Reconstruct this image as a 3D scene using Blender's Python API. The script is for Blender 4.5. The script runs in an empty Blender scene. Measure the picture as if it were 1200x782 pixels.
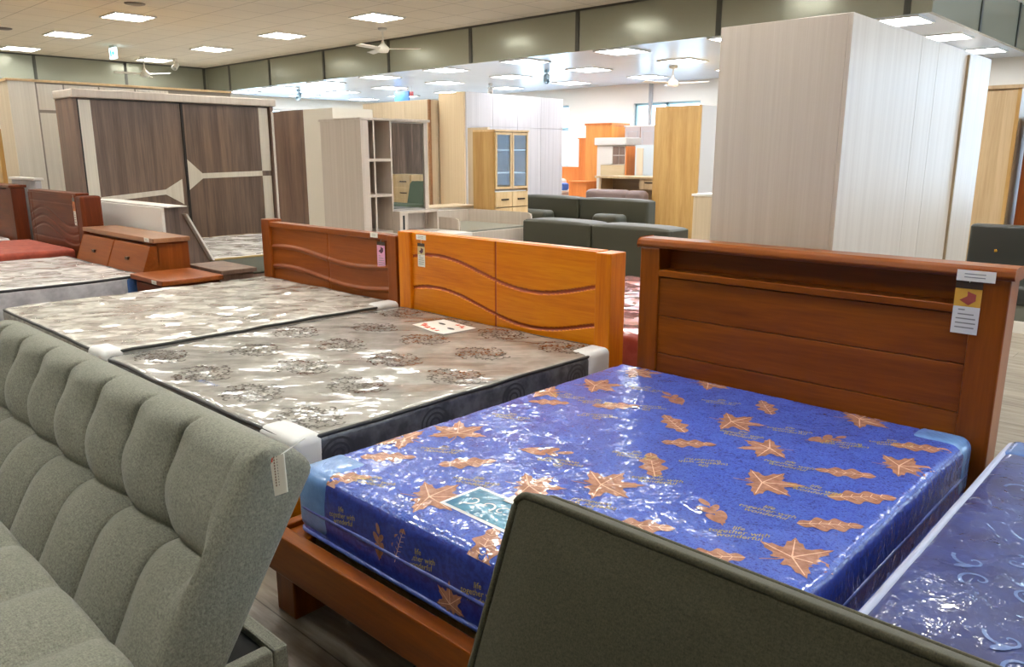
import bpy, math, random
from mathutils import Vector, noise, Matrix
random.seed(7)
C = bpy.context.scene.collection
SC = bpy.context.scene
PI = math.pi

# ------------------------------------------------------------------ materials
def s2l(c):
    return c / 12.92 if c <= .04045 else ((c + .055) / 1.055) ** 2.4
def H(h):
    h = h.lstrip('#')
    return tuple(s2l(int(h[i:i + 2], 16) / 255) for i in (0, 2, 4)) + (1,)

def newmat(name):
    m = bpy.data.materials.new(name); m.use_nodes = True
    nt = m.node_tree
    b = nt.nodes['Principled BSDF']
    return m, nt, b
def N(nt, typ, **kw):
    n = nt.nodes.new(typ)
    for k, v in kw.items():
        if k in n.inputs: n.inputs[k].default_value = v
        else: setattr(n, k, v)
    return n
def coords(nt, scale=(1, 1, 1), rot=(0, 0, 0)):
    t = N(nt, 'ShaderNodeTexCoord'); mp = N(nt, 'ShaderNodeMapping')
    mp.inputs['Scale'].default_value = scale; mp.inputs['Rotation'].default_value = rot
    src = t.outputs['Object']
    if any(rot):                      # turn first, then stretch
        m0 = N(nt, 'ShaderNodeMapping'); m0.inputs['Rotation'].default_value = rot
        mp.inputs['Rotation'].default_value = (0, 0, 0)
        nt.links.new(src, m0.inputs['Vector']); src = m0.outputs['Vector']
    nt.links.new(src, mp.inputs['Vector'])
    return mp.outputs['Vector']
def ramp(nt, fac, stops):
    r = N(nt, 'ShaderNodeValToRGB'); e = r.color_ramp.elements
    while len(e) < len(stops): e.new(.5)
    for k, (p, c) in enumerate(stops):
        e[k].position = p; e[k].color = c
    nt.links.new(fac, r.inputs['Fac'])
    return r.outputs['Color']
def setb(b, **kw):
    for k, v in kw.items():
        b.inputs[k.replace('_', ' ')].default_value = v
def plain(name, col, rough=.5, metal=0, **kw):
    m, nt, b = newmat(name)
    setb(b, Base_Color=H(col), Roughness=rough, Metallic=metal, **kw)
    return m
def wood(name, ca, cb, axis='x', rough=.35, grain=14, coat=.25, cc=None, stretch=.07, coat_rough=.15, dis=.6, spec=.5):
    m, nt, b = newmat(name)
    sc = {'x': (stretch, 1, 1), 'y': (1, stretch, 1), 'z': (1, 1, stretch)}[axis]
    v = coords(nt, sc)
    n1 = N(nt, 'ShaderNodeTexNoise', Scale=grain, Detail=6, Roughness=.6, Distortion=dis)
    nt.links.new(v, n1.inputs['Vector'])
    n2 = N(nt, 'ShaderNodeTexNoise', Scale=grain * 9, Detail=3, Roughness=.5)
    nt.links.new(v, n2.inputs['Vector'])
    mx = N(nt, 'ShaderNodeMath', operation='MULTIPLY_ADD')
    nt.links.new(n2.outputs['Fac'], mx.inputs[0]); mx.inputs[1].default_value = .35
    nt.links.new(n1.outputs['Fac'], mx.inputs[2])
    st = [(.48, H(ca)), (.86, H(cb))]
    if cc: st = [(.44, H(ca)), (.66, H(cc)), (.88, H(cb))]
    nt.links.new(ramp(nt, mx.outputs[0], st), b.inputs['Base Color'])
    bp = N(nt, 'ShaderNodeBump', Strength=.06, Distance=.002)
    nt.links.new(mx.outputs[0], bp.inputs['Height']); nt.links.new(bp.outputs['Normal'], b.inputs['Normal'])
    setb(b, Roughness=rough, Coat_Weight=coat, Coat_Roughness=coat_rough)
    b.inputs['Specular IOR Level'].default_value = spec
    return m
def fabric(name, ca, cb, scale=260, rough=.95, bump=.35, sheen=.15):
    m, nt, b = newmat(name)
    v = coords(nt)
    n1 = N(nt, 'ShaderNodeTexNoise', Scale=scale, Detail=2, Roughness=.7)
    nt.links.new(v, n1.inputs['Vector'])
    v2 = coords(nt, (1, .3, .45)); v3 = coords(nt, (.3, 1, .45))
    n2 = N(nt, 'ShaderNodeTexNoise', Scale=scale * 1.3, Detail=2); nt.links.new(v2, n2.inputs['Vector'])
    n3 = N(nt, 'ShaderNodeTexNoise', Scale=scale * 1.3, Detail=2); nt.links.new(v3, n3.inputs['Vector'])
    a = N(nt, 'ShaderNodeMath', operation='ADD'); nt.links.new(n2.outputs['Fac'], a.inputs[0]); nt.links.new(n3.outputs['Fac'], a.inputs[1])
    a2 = N(nt, 'ShaderNodeMath', operation='ADD'); nt.links.new(a.outputs[0], a2.inputs[0]); nt.links.new(n1.outputs['Fac'], a2.inputs[1])
    a3 = N(nt, 'ShaderNodeMath', operation='DIVIDE'); nt.links.new(a2.outputs[0], a3.inputs[0]); a3.inputs[1].default_value = 3
    nt.links.new(ramp(nt, a3.outputs[0], [(.36, H(ca)), (.64, H(cb))]), b.inputs['Base Color'])
    bp = N(nt, 'ShaderNodeBump', Strength=bump, Distance=.002)
    nt.links.new(a3.outputs[0], bp.inputs['Height']); nt.links.new(bp.outputs['Normal'], b.inputs['Normal'])
    setb(b, Roughness=rough, Sheen_Weight=sheen); b.inputs['Specular IOR Level'].default_value = .2
    return m
def crease(nt, scale, stretch, rot, sharp=.12, dist=1.2):
    """a field of sharp creases, as thin plastic film makes"""
    v = coords(nt, stretch, (0, 0, rot))
    n1 = N(nt, 'ShaderNodeTexNoise', Scale=scale, Detail=3, Roughness=.55, Distortion=dist)
    nt.links.new(v, n1.inputs['Vector'])
    s = N(nt, 'ShaderNodeMath', operation='SUBTRACT'); nt.links.new(n1.outputs['Fac'], s.inputs[0]); s.inputs[1].default_value = .5
    a = N(nt, 'ShaderNodeMath', operation='ABSOLUTE'); nt.links.new(s.outputs[0], a.inputs[0])
    d = N(nt, 'ShaderNodeMath', operation='MINIMUM'); nt.links.new(a.outputs[0], d.inputs[0]); d.inputs[1].default_value = sharp
    return d.outputs[0], n1.outputs['Fac']
def film(nt, b, scale=9, stretch=(1, 1, 1), rot=0, strength=.5, dist=.03, fine=None, weight=1, rough=.06, sharp=.12, soft=.3, cr=1.0, facet=None):
    d, nf = crease(nt, scale, stretch, rot, sharp)
    h = N(nt, 'ShaderNodeMath', operation='MULTIPLY_ADD')
    nt.links.new(nf, h.inputs[0]); h.inputs[1].default_value = soft
    hc = N(nt, 'ShaderNodeMath', operation='MULTIPLY'); nt.links.new(d, hc.inputs[0]); hc.inputs[1].default_value = cr
    nt.links.new(hc.outputs[0], h.inputs[2])
    out = h.outputs[0]
    if fine:
        d2, nf2 = crease(nt, fine[0], stretch, rot, sharp)
        h2 = N(nt, 'ShaderNodeMath', operation='MULTIPLY_ADD')
        nt.links.new(d2, h2.inputs[0]); h2.inputs[1].default_value = fine[1]; nt.links.new(out, h2.inputs[2])
        out = h2.outputs[0]
    bp = N(nt, 'ShaderNodeBump', Strength=strength, Distance=dist)
    nt.links.new(out, bp.inputs['Height'])
    if facet:                             # crumpled film: many small flat facets, each tilted its own way
        fs, fst, frot, k, warp = facet
        v = coords(nt, fst, (0, 0, frot) if frot else (0, 0, 1e-4))
        wn = N(nt, 'ShaderNodeTexNoise', Scale=fs * .6, Detail=2, Roughness=.6); nt.links.new(v, wn.inputs['Vector'])
        wv = N(nt, 'ShaderNodeVectorMath', operation='MULTIPLY_ADD')
        nt.links.new(wn.outputs['Color'], wv.inputs[0]); wv.inputs[1].default_value = (warp / fs,) * 3; nt.links.new(v, wv.inputs[2])
        vo = N(nt, 'ShaderNodeTexVoronoi', Scale=fs); nt.links.new(wv.outputs[0], vo.inputs['Vector'])
        t0 = N(nt, 'ShaderNodeVectorMath', operation='SUBTRACT'); nt.links.new(vo.outputs['Color'], t0.inputs[0]); t0.inputs[1].default_value = (.5, .5, .5)
        t1 = N(nt, 'ShaderNodeVectorMath', operation='MULTIPLY'); nt.links.new(t0.outputs[0], t1.inputs[0]); t1.inputs[1].default_value = (k, k, 0)
        ge = N(nt, 'ShaderNodeNewGeometry')
        ad = N(nt, 'ShaderNodeVectorMath', operation='ADD'); nt.links.new(ge.outputs['Normal'], ad.inputs[0]); nt.links.new(t1.outputs[0], ad.inputs[1])
        nm = N(nt, 'ShaderNodeVectorMath', operation='NORMALIZE'); nt.links.new(ad.outputs[0], nm.inputs[0])
        nt.links.new(nm.outputs[0], bp.inputs['Normal'])
    nt.links.new(bp.outputs['Normal'], b.inputs['Coat Normal'])
    setb(b, Coat_Weight=weight, Coat_Roughness=rough, Coat_IOR=1.5)
    return out
def mottled(name, ca, cb, scale, filmkw, cc=None, rough=.7, detail=4, bump=0, stretch=(1, 1, 1)):
    m, nt, b = newmat(name)
    v = coords(nt, stretch)
    n = N(nt, 'ShaderNodeTexNoise', Scale=scale, Detail=detail, Roughness=.6)
    nt.links.new(v, n.inputs['Vector'])
    st = [(.38, H(ca)), (.62, H(cb))]
    if cc: st = [(.33, H(ca)), (.5, H(cb)), (.67, H(cc))]
    nt.links.new(ramp(nt, n.outputs['Fac'], st), b.inputs['Base Color'])
    if bump:
        bp = N(nt, 'ShaderNodeBump', Strength=bump, Distance=.01)
        nt.links.new(n.outputs['Fac'], bp.inputs['Height']); nt.links.new(bp.outputs['Normal'], b.inputs['Normal'])
    setb(b, Roughness=rough)
    if filmkw is not None: film(nt, b, **filmkw)
    return m
def emit(name, col, strength):
    m, nt, b = newmat(name)
    setb(b, Base_Color=(0, 0, 0, 1), Roughness=.5, Emission_Color=H(col), Emission_Strength=strength)
    return m
def pane_mat(name, tint, gloss=.08, rough=.02):
    m = bpy.data.materials.new(name); m.use_nodes = True; nt = m.node_tree
    nt.nodes.remove(nt.nodes['Principled BSDF'])
    t = N(nt, 'ShaderNodeBsdfTransparent'); t.inputs[0].default_value = H(tint)
    g = N(nt, 'ShaderNodeBsdfGlossy'); g.inputs['Roughness'].default_value = rough
    lw = N(nt, 'ShaderNodeLayerWeight'); pw = N(nt, 'ShaderNodeMath', operation='POWER'); nt.links.new(lw.outputs['Facing'], pw.inputs[0]); pw.inputs[1].default_value = 4
    f = N(nt, 'ShaderNodeMath', operation='MULTIPLY_ADD'); nt.links.new(pw.outputs[0], f.inputs[0]); f.inputs[1].default_value = .6; f.inputs[2].default_value = .03
    mx = N(nt, 'ShaderNodeMixShader')
    nt.links.new(f.outputs[0], mx.inputs[0]); nt.links.new(t.outputs[0], mx.inputs[1]); nt.links.new(g.outputs[0], mx.inputs[2])
    nt.links.new(mx.outputs[0], nt.nodes['Material Output'].inputs[0])
    return m

# ------------------------------------------------------------------ mesh builder
class MB:
    def __init__(s): s.v = []; s.f = []; s.m = []
    def add(s, vs, fs, mi=0):
        o = len(s.v); s.v += [tuple(v) for v in vs]
        for f in fs: s.f.append([i + o for i in f]); s.m.append(mi)
        return s
    def box(s, x0, x1, y0, y1, z0, z1, mi=0):
        vs = [(x, y, z) for z in (z0, z1) for y in (y0, y1) for x in (x0, x1)]
        return s.add(vs, [(0, 2, 3, 1), (4, 5, 7, 6), (0, 1, 5, 4), (2, 6, 7, 3), (0, 4, 6, 2), (1, 3, 7, 5)], mi)
    def prism(s, axis, prof, a0, a1, mi=0):
        """profile in the plane normal to axis; x:(y,z) y:(x,z) z:(x,y)"""
        n = len(prof)
        def pt(p, a):
            return {'x': (a, p[0], p[1]), 'y': (p[0], a, p[1]), 'z': (p[0], p[1], a)}[axis]
        vs = [pt(p, a0) for p in prof] + [pt(p, a1) for p in prof]
        fs = [tuple(range(n)), tuple(reversed(range(n, 2 * n)))]
        fs += [(i, (i + 1) % n, (i + 1) % n + n, i + n) for i in range(n)]
        return s.add(vs, fs, mi)
    def tube(s, pts, r, n=8, closed=False, mi=0, cap=True):
        pts = [Vector(p) for p in pts]; k = len(pts); rings = []
        for i, p in enumerate(pts):
            a = pts[(i - 1) % k] if (closed or i > 0) else p
            b = pts[(i + 1) % k] if (closed or i < k - 1) else p
            d = (b - a).normalized()
            up = Vector((0, 0, 1)) if abs(d.z) < .9 else Vector((1, 0, 0))
            e1 = d.cross(up).normalized(); e2 = e1.cross(d)
            rr = r[i] if isinstance(r, (list, tuple)) else r
            rings.append([p + (e1 * math.cos(2 * PI * j / n) + e2 * math.sin(2 * PI * j / n)) * rr for j in range(n)])
        vs = [v for ring in rings for v in ring]; fs = []
        for i in range(k if closed else k - 1):
            i2 = (i + 1) % k
            for j in range(n):
                j2 = (j + 1) % n
                fs.append((i * n + j, i * n + j2, i2 * n + j2, i2 * n + j))
        if not closed and cap:
            fs.append(tuple(range(n))); fs.append(tuple((k - 1) * n + j for j in reversed(range(n))))
        return s.add(vs, fs, mi)
    def lathe(s, cx, cy, prof, n=20, mi=0):
        vs = [(cx + r * math.cos(2 * PI * j / n), cy + r * math.sin(2 * PI * j / n), z) for r, z in prof for j in range(n)]
        k = len(prof)
        fs = [(i * n + j, i * n + (j + 1) % n, (i + 1) * n + (j + 1) % n, (i + 1) * n + j) for i in range(k - 1) for j in range(n)]
        fs.append(tuple(reversed(range(n)))); fs.append(tuple((k - 1) * n + j for j in range(n)))
        return s.add(vs, fs, mi)
    def grid(s, fn, nu, nv, mi=0):
        vs = [fn(i / nu, j / nv) for j in range(nv + 1) for i in range(nu + 1)]
        w = nu + 1
        return s.add(vs, [(j * w + i, j * w + i + 1, (j + 1) * w + i + 1, (j + 1) * w + i) for j in range(nv) for i in range(nu)], mi)
    def soft(s, x0, x1, y0, y1, z0, z1, r, step=.06, nr=4, disp=None, mi_top=0, mi_side=0):
        """box with rounded edges and a denser top, displaced by disp(p, n)"""
        def axis(a, b):
            rr = min(r, (b - a) / 2 - 1e-4)
            e = [rr * t / nr for t in range(nr)]
            n = max(1, int((b - a - 2 * rr) / step))
            return [a + t for t in e] + [a + rr + (b - a - 2 * rr) * t / n for t in range(n + 1)] + [b - t for t in reversed(e)]
        X, Y, Z = axis(x0, x1), axis(y0, y1), axis(z0, z1)
        idx = {}; base = len(s.v)
        def vert(p):
            k = (round(p[0], 6), round(p[1], 6), round(p[2], 6))
            if k in idx: return idx[k]
            q = Vector((min(max(p[0], x0 + r), x1 - r), min(max(p[1], y0 + r), y1 - r), min(max(p[2], z0 + r), z1 - r)))
            d = Vector(p) - q
            w = q + d.normalized() * r if d.length > 1e-9 else Vector(p)
            if disp: w = disp(w, d.normalized())
            s.v.append(tuple(w)); idx[k] = len(s.v) - 1
            return idx[k]
        def face(A, B, mk, flip, mi):
            for i in range(len(A) - 1):
                for j in range(len(B) - 1):
                    q = [vert(mk(A[i], B[j])), vert(mk(A[i + 1], B[j])), vert(mk(A[i + 1], B[j + 1])), vert(mk(A[i], B[j + 1]))]
                    s.f.append(q[::-1] if flip else q); s.m.append(mi)
        face(X, Y, lambda a, b: (a, b, z1), False, mi_top); face(X, Y, lambda a, b: (a, b, z0), True, mi_side)
        face(X, Z, lambda a, b: (a, y0, b), False, mi_side); face(X, Z, lambda a, b: (a, y1, b), True, mi_side)
        face(Y, Z, lambda a, b: (x0, a, b), True, mi_side); face(Y, Z, lambda a, b: (x1, a, b), False, mi_side)
        return s
    def obj(s, name, mats, parent=None, root=None, smooth=False, bevel=0, segs=2, label=None):
        """link as ONE mesh object; vertices are given in world space, root is the thing it belongs to"""
        if not isinstance(mats, (list, tuple)): mats = [mats]
        root = root or parent
        while root is not None and root.parent is not None: root = root.parent
        o = Vector(root.location) if root is not None else Vector((0, 0, 0))
        me = bpy.data.meshes.new(name)
        me.from_pydata([tuple(Vector(v) - o) for v in s.v], [], s.f)
        for m in mats: me.materials.append(m)
        me.polygons.foreach_set('material_index', s.m)
        if smooth:
            me.polygons.foreach_set('use_smooth', [True] * len(s.f))
        me.update()
        ob = bpy.data.objects.new(name, me); C.objects.link(ob)
        if parent is not None: ob.parent = parent
        if bevel:
            b = ob.modifiers.new('bevel', 'BEVEL'); b.width = bevel; b.segments = segs; b.limit_method = 'ANGLE'; b.angle_limit = .7
            b.harden_normals = False
        if label: ob['label'] = label
        return ob
def thing(name, label, cat, loc, group=None):
    o = bpy.data.objects.new(name, None); C.objects.link(o); o.location = loc
    o.empty_display_size = .1
    o['label'] = label; o['category'] = cat
    if group: o['group'] = group
    return o
def tag(o, label, cat, group=None):
    o['label'] = label; o['category'] = cat
    if group: o['group'] = group
    return o
def single(mb, name, mats, label, cat, loc, group=None, **kw):
    """a thing that is one mesh, its origin at loc"""
    class R: pass
    me_root = bpy.data.objects.new('tmp', None); me_root.location = loc
    o = mb.obj(name, mats, None, root=me_root, **kw)
    o.location = loc; bpy.data.objects.remove(me_root)
    return tag(o, label, cat, group)
def struct(mb, name, mats, **kw):
    o = mb.obj(name, mats, **kw); o['kind'] = 'structure'
    return o
def dup(root, loc, label=None, group=None):
    r = root.copy(); C.objects.link(r); r.location = loc
    if label: r['label'] = label
    if group: r['group'] = group
    for ch in list(root.children):
        c = ch.copy(); C.objects.link(c); c.parent = r
        for g in list(ch.children):
            d = g.copy(); C.objects.link(d); d.parent = c
    return r

# ------------------------------------------------------------------ palette
M_orange = wood('orange varnished wood', 'bb5c04', 'dc880c', 'x', .32, 10, .12, 'd07506', spec=.3)
M_orange_v = wood('orange varnished wood upright', 'bb5c04', 'dc880c', 'z', .32, 10, .12, 'd07506', spec=.3)
M_groove_o = plain('orange wood groove', '9a3d06', .45)
M_cherry = wood('cherry varnished wood', '662f02', '934f06', 'x', .34, 9, .08, '7e3e04', spec=.25)
M_cherry_v = wood('cherry varnished wood upright', '682f03', '904c07', 'z', .34, 9, .08, '7e3e04', spec=.25)
M_red_brown = wood('red brown wood', '713208', '8f4b18', 'x', .4, 8, .06, '7f3e0e', spec=.25)
M_red_brown_v = wood('red brown wood upright', '713208', '8f4b18', 'z', .4, 8, .06, '7f3e0e', spec=.25)
M_dark_red = wood('dark red wood', '4e1d05', '6f320c', 'x', .45, 9, .03, '5d2607', spec=.2)
M_dark_red_v = wood('dark red wood upright', '4a1b05', '692d0c', 'z', .45, 9, .03, '582307', spec=.2)
M_tan_top = wood('tan wood top', '85583a', 'a3744f', 'x', .35, 8, .3)
M_walnut = wood('grey walnut laminate', '4a3b31', '826a5a', 'z', .5, 9, .03, '655348', .04)
M_walnut_side = wood('brown walnut side', '5b463a', '7e6555', 'z', .5, 8, .05)
M_pale = wood('pale ash laminate', 'c2b4a5', 'cfc3b5', 'z', .36, 30, .15, None, .012, .3, .1)
M_pale_warm = wood('warm ash laminate', 'c8b497', 'd8c6aa', 'z', .35, 30, .1, None, .012, .3, .1)
M_pale_grey = wood('grey white laminate', 'b9b6b8', 'cdcacb', 'z', .55, 30, .02, None, .012, .3, .1)
M_cream = plain('cream laminate', 'dcd3c2', .4)
M_white_door = wood('white grained laminate', 'd2cabb', 'e2dbcd', 'z', .4, 30, .1, None, .012, .3, .1)
M_white = plain('white laminate', 'e6e2da', .4)
M_paperwhite = plain('white paper', 'ece9e0', .6)
M_ink = plain('printed ink', '3a3836', .6)
M_ink_grey = plain('grey ink', '8d8c88', .6)
M_oak = wood('yellow oak', 'ad8244', 'c9a265', 'z', .4, 10, .1, None, .06)
M_oak_light = wood('light oak edge', 'd2ae78', 'e6c897', 'z', .4, 10, .1)
M_rightwood = wood('tan wood grain panel', 'b4976e', 'cbb088', 'z', .4, 12, .1, None, .04)
M_dark = plain('dark recess', '1d1713', .7)
M_black = plain('black plastic', '151515', .5)
M_handle = plain('dark bronze handle', '3a2c22', .35, .6)
M_brass = plain('brass button', 'c99b45', .25, .9)
M_grey_fab = fabric('grey linen upholstery', '66675c', '939385', 240)
M_grey_dark = plain('black lining cloth', '141414', .95)
M_green_fab = fabric('dark olive upholstery', '3c3b2e', '565443', 330, bump=.3)
M_sofa_leather = plain('dark olive leather', '3b3b2d', .5)
M_black_leather = plain('black green leather', '2a2d29', .42)
M_brown_leather = plain('brown grey cushion', '76625a', .6)
M_green_seat = plain('sage green upholstery', '5e6b57', .8)
M_metal = plain('brushed grey metal', '9a9a98', .35, .8)
M_chrome = plain('polished chrome', 'c8c8c8', .15, 1)
M_white_metal = plain('white painted metal', 'dedcd4', .4)
M_mirror = plain('silvered mirror', 'f0f0f0', .01, 1)
M_glass = pane_mat('clear pane', 'f4faff')
M_smoke = pane_mat('smoked pane', '9aa0a2')
M_foam = plain('white foam corner', 'd9d9d6', .75)
M_bluecorner = mottled('blue film corner', '4d7ab8', '6a97cf', 6, dict(scale=7, strength=.5, dist=.02, fine=(24, .3)))
M_navycorner = mottled('mid blue film corner', '3560a0', '4b78b8', 6, dict(scale=7, strength=.5, dist=.02, fine=(24, .3)))

# ------------------------------------------------------------------ the room
XL, XR, YF, YB = -19.2, 7.0, -5.0, 14.6
HC, HD = 3.6, 3.02
YS, XS = 9.45, -2.8           # front of the lower ceiling, its right-hand end

def floor_mat():
    m, nt, b = newmat('grey oak vinyl planks')
    v = coords(nt)
    br = N(nt, 'ShaderNodeTexBrick', Scale=1, Color1=H('9c9384'), Color2=H('aaa193'), Mortar=H('6f675b'))
    br.inputs['Mortar Size'].default_value = .0025; br.inputs['Brick Width'].default_value = 1.2; br.inputs['Row Height'].default_value = .2
    br.offset = .4
    nt.links.new(v, br.inputs['Vector'])
    v2 = coords(nt, (.12, 1, 1))
    n = N(nt, 'ShaderNodeTexNoise', Scale=22, Detail=6, Roughness=.6, Distortion=.8); nt.links.new(v2, n.inputs['Vector'])
    mx = N(nt, 'ShaderNodeMix', data_type='RGBA', blend_type='MULTIPLY'); mx.inputs['Factor'].default_value = .7
    nt.links.new(br.outputs['Color'], mx.inputs['A'])
    nt.links.new(ramp(nt, n.outputs['Fac'], [(.3, H('9a8f80')), (.65, H('ffffff'))]), mx.inputs['B'])
    nt.links.new(mx.outputs['Result'], b.inputs['Base Color'])
    setb(b, Roughness=.42)
    return m
def tile_mat(name, col, line, size, rough, spec=.5):
    m, nt, b = newmat(name)
    v = coords(nt)
    br = N(nt, 'ShaderNodeTexBrick', Scale=1, Color1=H(col), Color2=H(col), Mortar=H(line))
    br.offset = 0; br.inputs['Brick Width'].default_value = size; br.inputs['Row Height'].default_value = size
    br.inputs['Mortar Size'].default_value = .006
    nt.links.new(v, br.inputs['Vector'])
    n = N(nt, 'ShaderNodeTexNoise', Scale=.9, Detail=1); nt.links.new(v, n.inputs['Vector'])
    mx = N(nt, 'ShaderNodeMix', data_type='RGBA', blend_type='MULTIPLY'); mx.inputs['Factor'].default_value = .12
    nt.links.new(br.outputs['Color'], mx.inputs['A']); nt.links.new(n.outputs['Fac'], mx.inputs['B'])
    nt.links.new(mx.outputs['Result'], b.inputs['Base Color'])
    setb(b, Roughness=rough); b.inputs['Specular IOR Level'].default_value = spec
    return m
M_floor = floor_mat()
M_ceil = tile_mat('beige ceiling tiles', 'f0e7d6', 'b9af9c', .66, .9, .1)
M_ceil2 = tile_mat('white glossy ceiling boards', 'e2ecf9', 'cfdaea', 1.86, .26)  # faint blue in the white boards stands for bounced daylight
M_wall = plain('white painted wall', 'e3ded2', .75)
M_wall2 = plain('cream wall', 'dcd6c8', .75)
M_fascia = plain('grey green metal panel', '969888', .22, .3)
M_joint = plain('dark panel joint', '3c3c34', .6)
M_sky_frame = plain('pale teal window frame', '9dbcc6', .4)

struct(MB().box(XL, XR, YF, YB, -.1, 0), 'floor', M_floor)
mb = MB()
mb.box(XL, XR, YF, YS, HC, HC + .1); mb.box(XS, XR, YS, YB, HC, HC + .1)
struct(mb, 'ceiling_main', M_ceil)
struct(MB().box(XL, XS - .05, YS + .05, YB, HD, HD + .1), 'ceiling_lower', M_ceil2)
# fascia of the lower ceiling, sheet panels with dark joints
mb = MB().box(XL, XS, YS, YS + .05, HD, HC)
for x in (-18.0, -16.2, -14.1, -12.0, -9.83, -7.58, -5.3, -3.05):
    mb.box(x - .035, x + .035, YS - .012, YS, HD, HC, 1)
mb.box(XL, XS, YS - .012, YS, HC - .03, HC, 1)
struct(mb, 'trim_1', [M_fascia, M_joint])
mb = MB().box(XS - .05, XS, YS + .05, YB, HD, HC)
for y in (11.35, 13.3):
    mb.box(XS, XS + .012, y - .04, y + .04, HD, HC, 1)
struct(mb, 'trim_2', [M_fascia, M_joint])
mb = MB()                                    # panels high on the left wall
mb.box(XL, XL + .03, YF, YS, 2.6, HC)
for y in (9.4, 7.55, 5.7, 3.8, 1.9, 0):
    mb.box(XL + .03, XL + .04, y - .03, y + .03, 2.6, HC, 1)
mb.box(XL + .03, XL + .04, YF, YS, HC - .03, HC, 1)
struct(mb, 'trim_3', [M_fascia, M_joint])

def wall_with_holes(name, axis, pos, thick, a0, a1, z1, holes, mat):
    """holes: (a0, a1, z0, z1) sorted along the wall"""
    mb = MB()
    def bx(p0, p1, q0, q1):
        if p1 - p0 < 1e-4 or q1 - q0 < 1e-4: return
        if axis == 'y': mb.box(p0, p1, pos, pos + thick, q0, q1)
        else: mb.box(pos, pos + thick, p0, p1, q0, q1)
    cur = a0
    for h0, h1, q0, q1 in holes:
        bx(cur, h0, 0, z1); bx(h0, h1, 0, q0); bx(h0, h1, q1, z1); cur = h1
    bx(cur, a1, 0, z1)
    return struct(mb, name, mat)
wb = [(-13.6, -11.93, 1.25, 2.66), (-10.12, -8.5, 1.3, 2.62), (-1.4, 1.0, .5, 3.2), (1.4, 3.6, .5, 3.2), (4.0, 6.4, .5, 3.2)]
wall_with_holes('wall_back', 'y', YB, .2, XL, XR, HC, wb, M_wall)
wl = [(10.2, 13.6, .9, 2.72)]
wall_with_holes('wall_left', 'x', XL - .2, .2, YF, YB, HC, wl, M_wall2)
wr = [(5.2, 8.2, .6, 3.1), (9.0, 12.0, .6, 3.1)]
wall_with_holes('wall_right', 'x', XR, .2, YF, YB, HC, wr, M_wall2)
wf = [(-16, -12, .4, 2.9), (-4, 0, .4, 2.9)]
wall_with_holes('wall_front', 'y', YF - .2, .2, XL, XR, HC, [], M_wall2)
# pipe chase on the back wall
struct(MB().box(-9.72, -9.64, YB - .04, YB, 0, HD), 'trim_4', plain('grey pipe cover', 'a9aaa8', .5))
k = 0
for a, lst, pos in (('y', wb, YB), ('x', wl, XL - .2), ('x', wr, XR)):
    for h0, h1, q0, q1 in lst:
        k += 1
        mb = MB(); fw = .05
        def bx(p0, p1, r0, r1, d0=.06, d1=.12, mi=0):
            if a == 'y': mb.box(p0, p1, pos + d0, pos + d1, r0, r1, mi)
            else: mb.box(pos + d0, pos + d1, p0, p1, r0, r1, mi)
        bx(h0, h0 + fw, q0, q1); bx(h1 - fw, h1, q0, q1); bx(h0, h1, q0, q0 + fw); bx(h0, h1, q1 - fw, q1)
        zm = q0 + (q1 - q0) * .62
        if a == 'y' or a == 'x' and pos > 0: bx(h0, h1, zm - .04, zm + .04)
        mm = (h0 + h1) / 2
        bx(mm - .03, mm + .03, q0, q1)
        bx(h0 + fw, h1 - fw, q0 + fw, q1 - fw, .088, .092, 1)
        struct(mb, 'window_%d' % k, [M_sky_frame if k <= 2 else M_white_metal, M_glass])

# ------------------------------------------------------------------ ceiling lights, fans
E_warm = emit('warm tube light', 'fbfaf4', 62)
E_cool = emit('cool tube light', 'f3f6ff', 42)
def make_light(label, loc, em, w=.62, louvre=True, group=None):
    x, y, z = loc; h = w / 2
    t = thing('ceiling_light', label, 'ceiling light', loc, group)
    mb = MB()
    for a, b, c, d in ((-h, h, -h, -h + .025), (-h, h, h - .025, h), (-h, -h + .025, -h + .025, h - .025), (h - .025, h, -h + .025, h - .025)):
        mb.box(x + a, x + b, y + c, y + d, z - .02, z - .001)
    mb.obj('light_frame', M_white_metal, t)
    MB().box(x - h + .03, x + h - .03, y - h + .03, y + h - .03, z - .008, z - .002).obj('diffuser', em, t)
    if louvre:
        mb = MB()
        for i in range(1, 4):
            xx = x - h + w * i / 4
            mb.box(xx - .01, xx + .01, y - h + .026, y + h - .026, z - .02, z - .009)
        for i in range(1, 7):
            yy = y - h + w * i / 7
            mb.box(x - h + .026, x + h - .026, yy - .004, yy + .004, z - .02, z - .009)
        mb.obj('louvre', M_white_metal, t)
    return t
cols = [-18.3, -15.6, -12.95, -10.22, -7.5, -4.8, -2.1, .6, 3.3, 6.0]
rows = [7.85, 5.22, 2.6, 0]
seen = {(-10.22, 7.85): 'ceiling light with bright louvres directly above the ceiling fan',
        (-12.95, 7.85): 'ceiling light alone midway between the ceiling fan and the left corner fascia',
        (-15.6, 7.85): 'small ceiling light close to the corner where the grey panels meet',
        (-18.3, 7.85): 'ceiling light at the left panel wall beside the wall spotlight',
        (-12.95, 5.22): 'louvred ceiling light near the top left, nearest of its row of three',
        (-15.6, 5.22): 'louvred ceiling light in the middle of the three at upper left',
        (-18.3, 5.22): 'louvred ceiling light touching the left panel wall at the picture edge'}
L0 = None
for y in rows:
    for x in cols:
        lb = seen.get((x, y), 'square louvred ceiling light over the near part of the showroom')
        if y == 0 and x > 0: continue
        if L0 is None: L0 = make_light(lb, (x, y, HC), E_warm, group='ceiling lights in the beige ceiling')
        else: dup(L0, (x, y, HC), lb)
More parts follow.
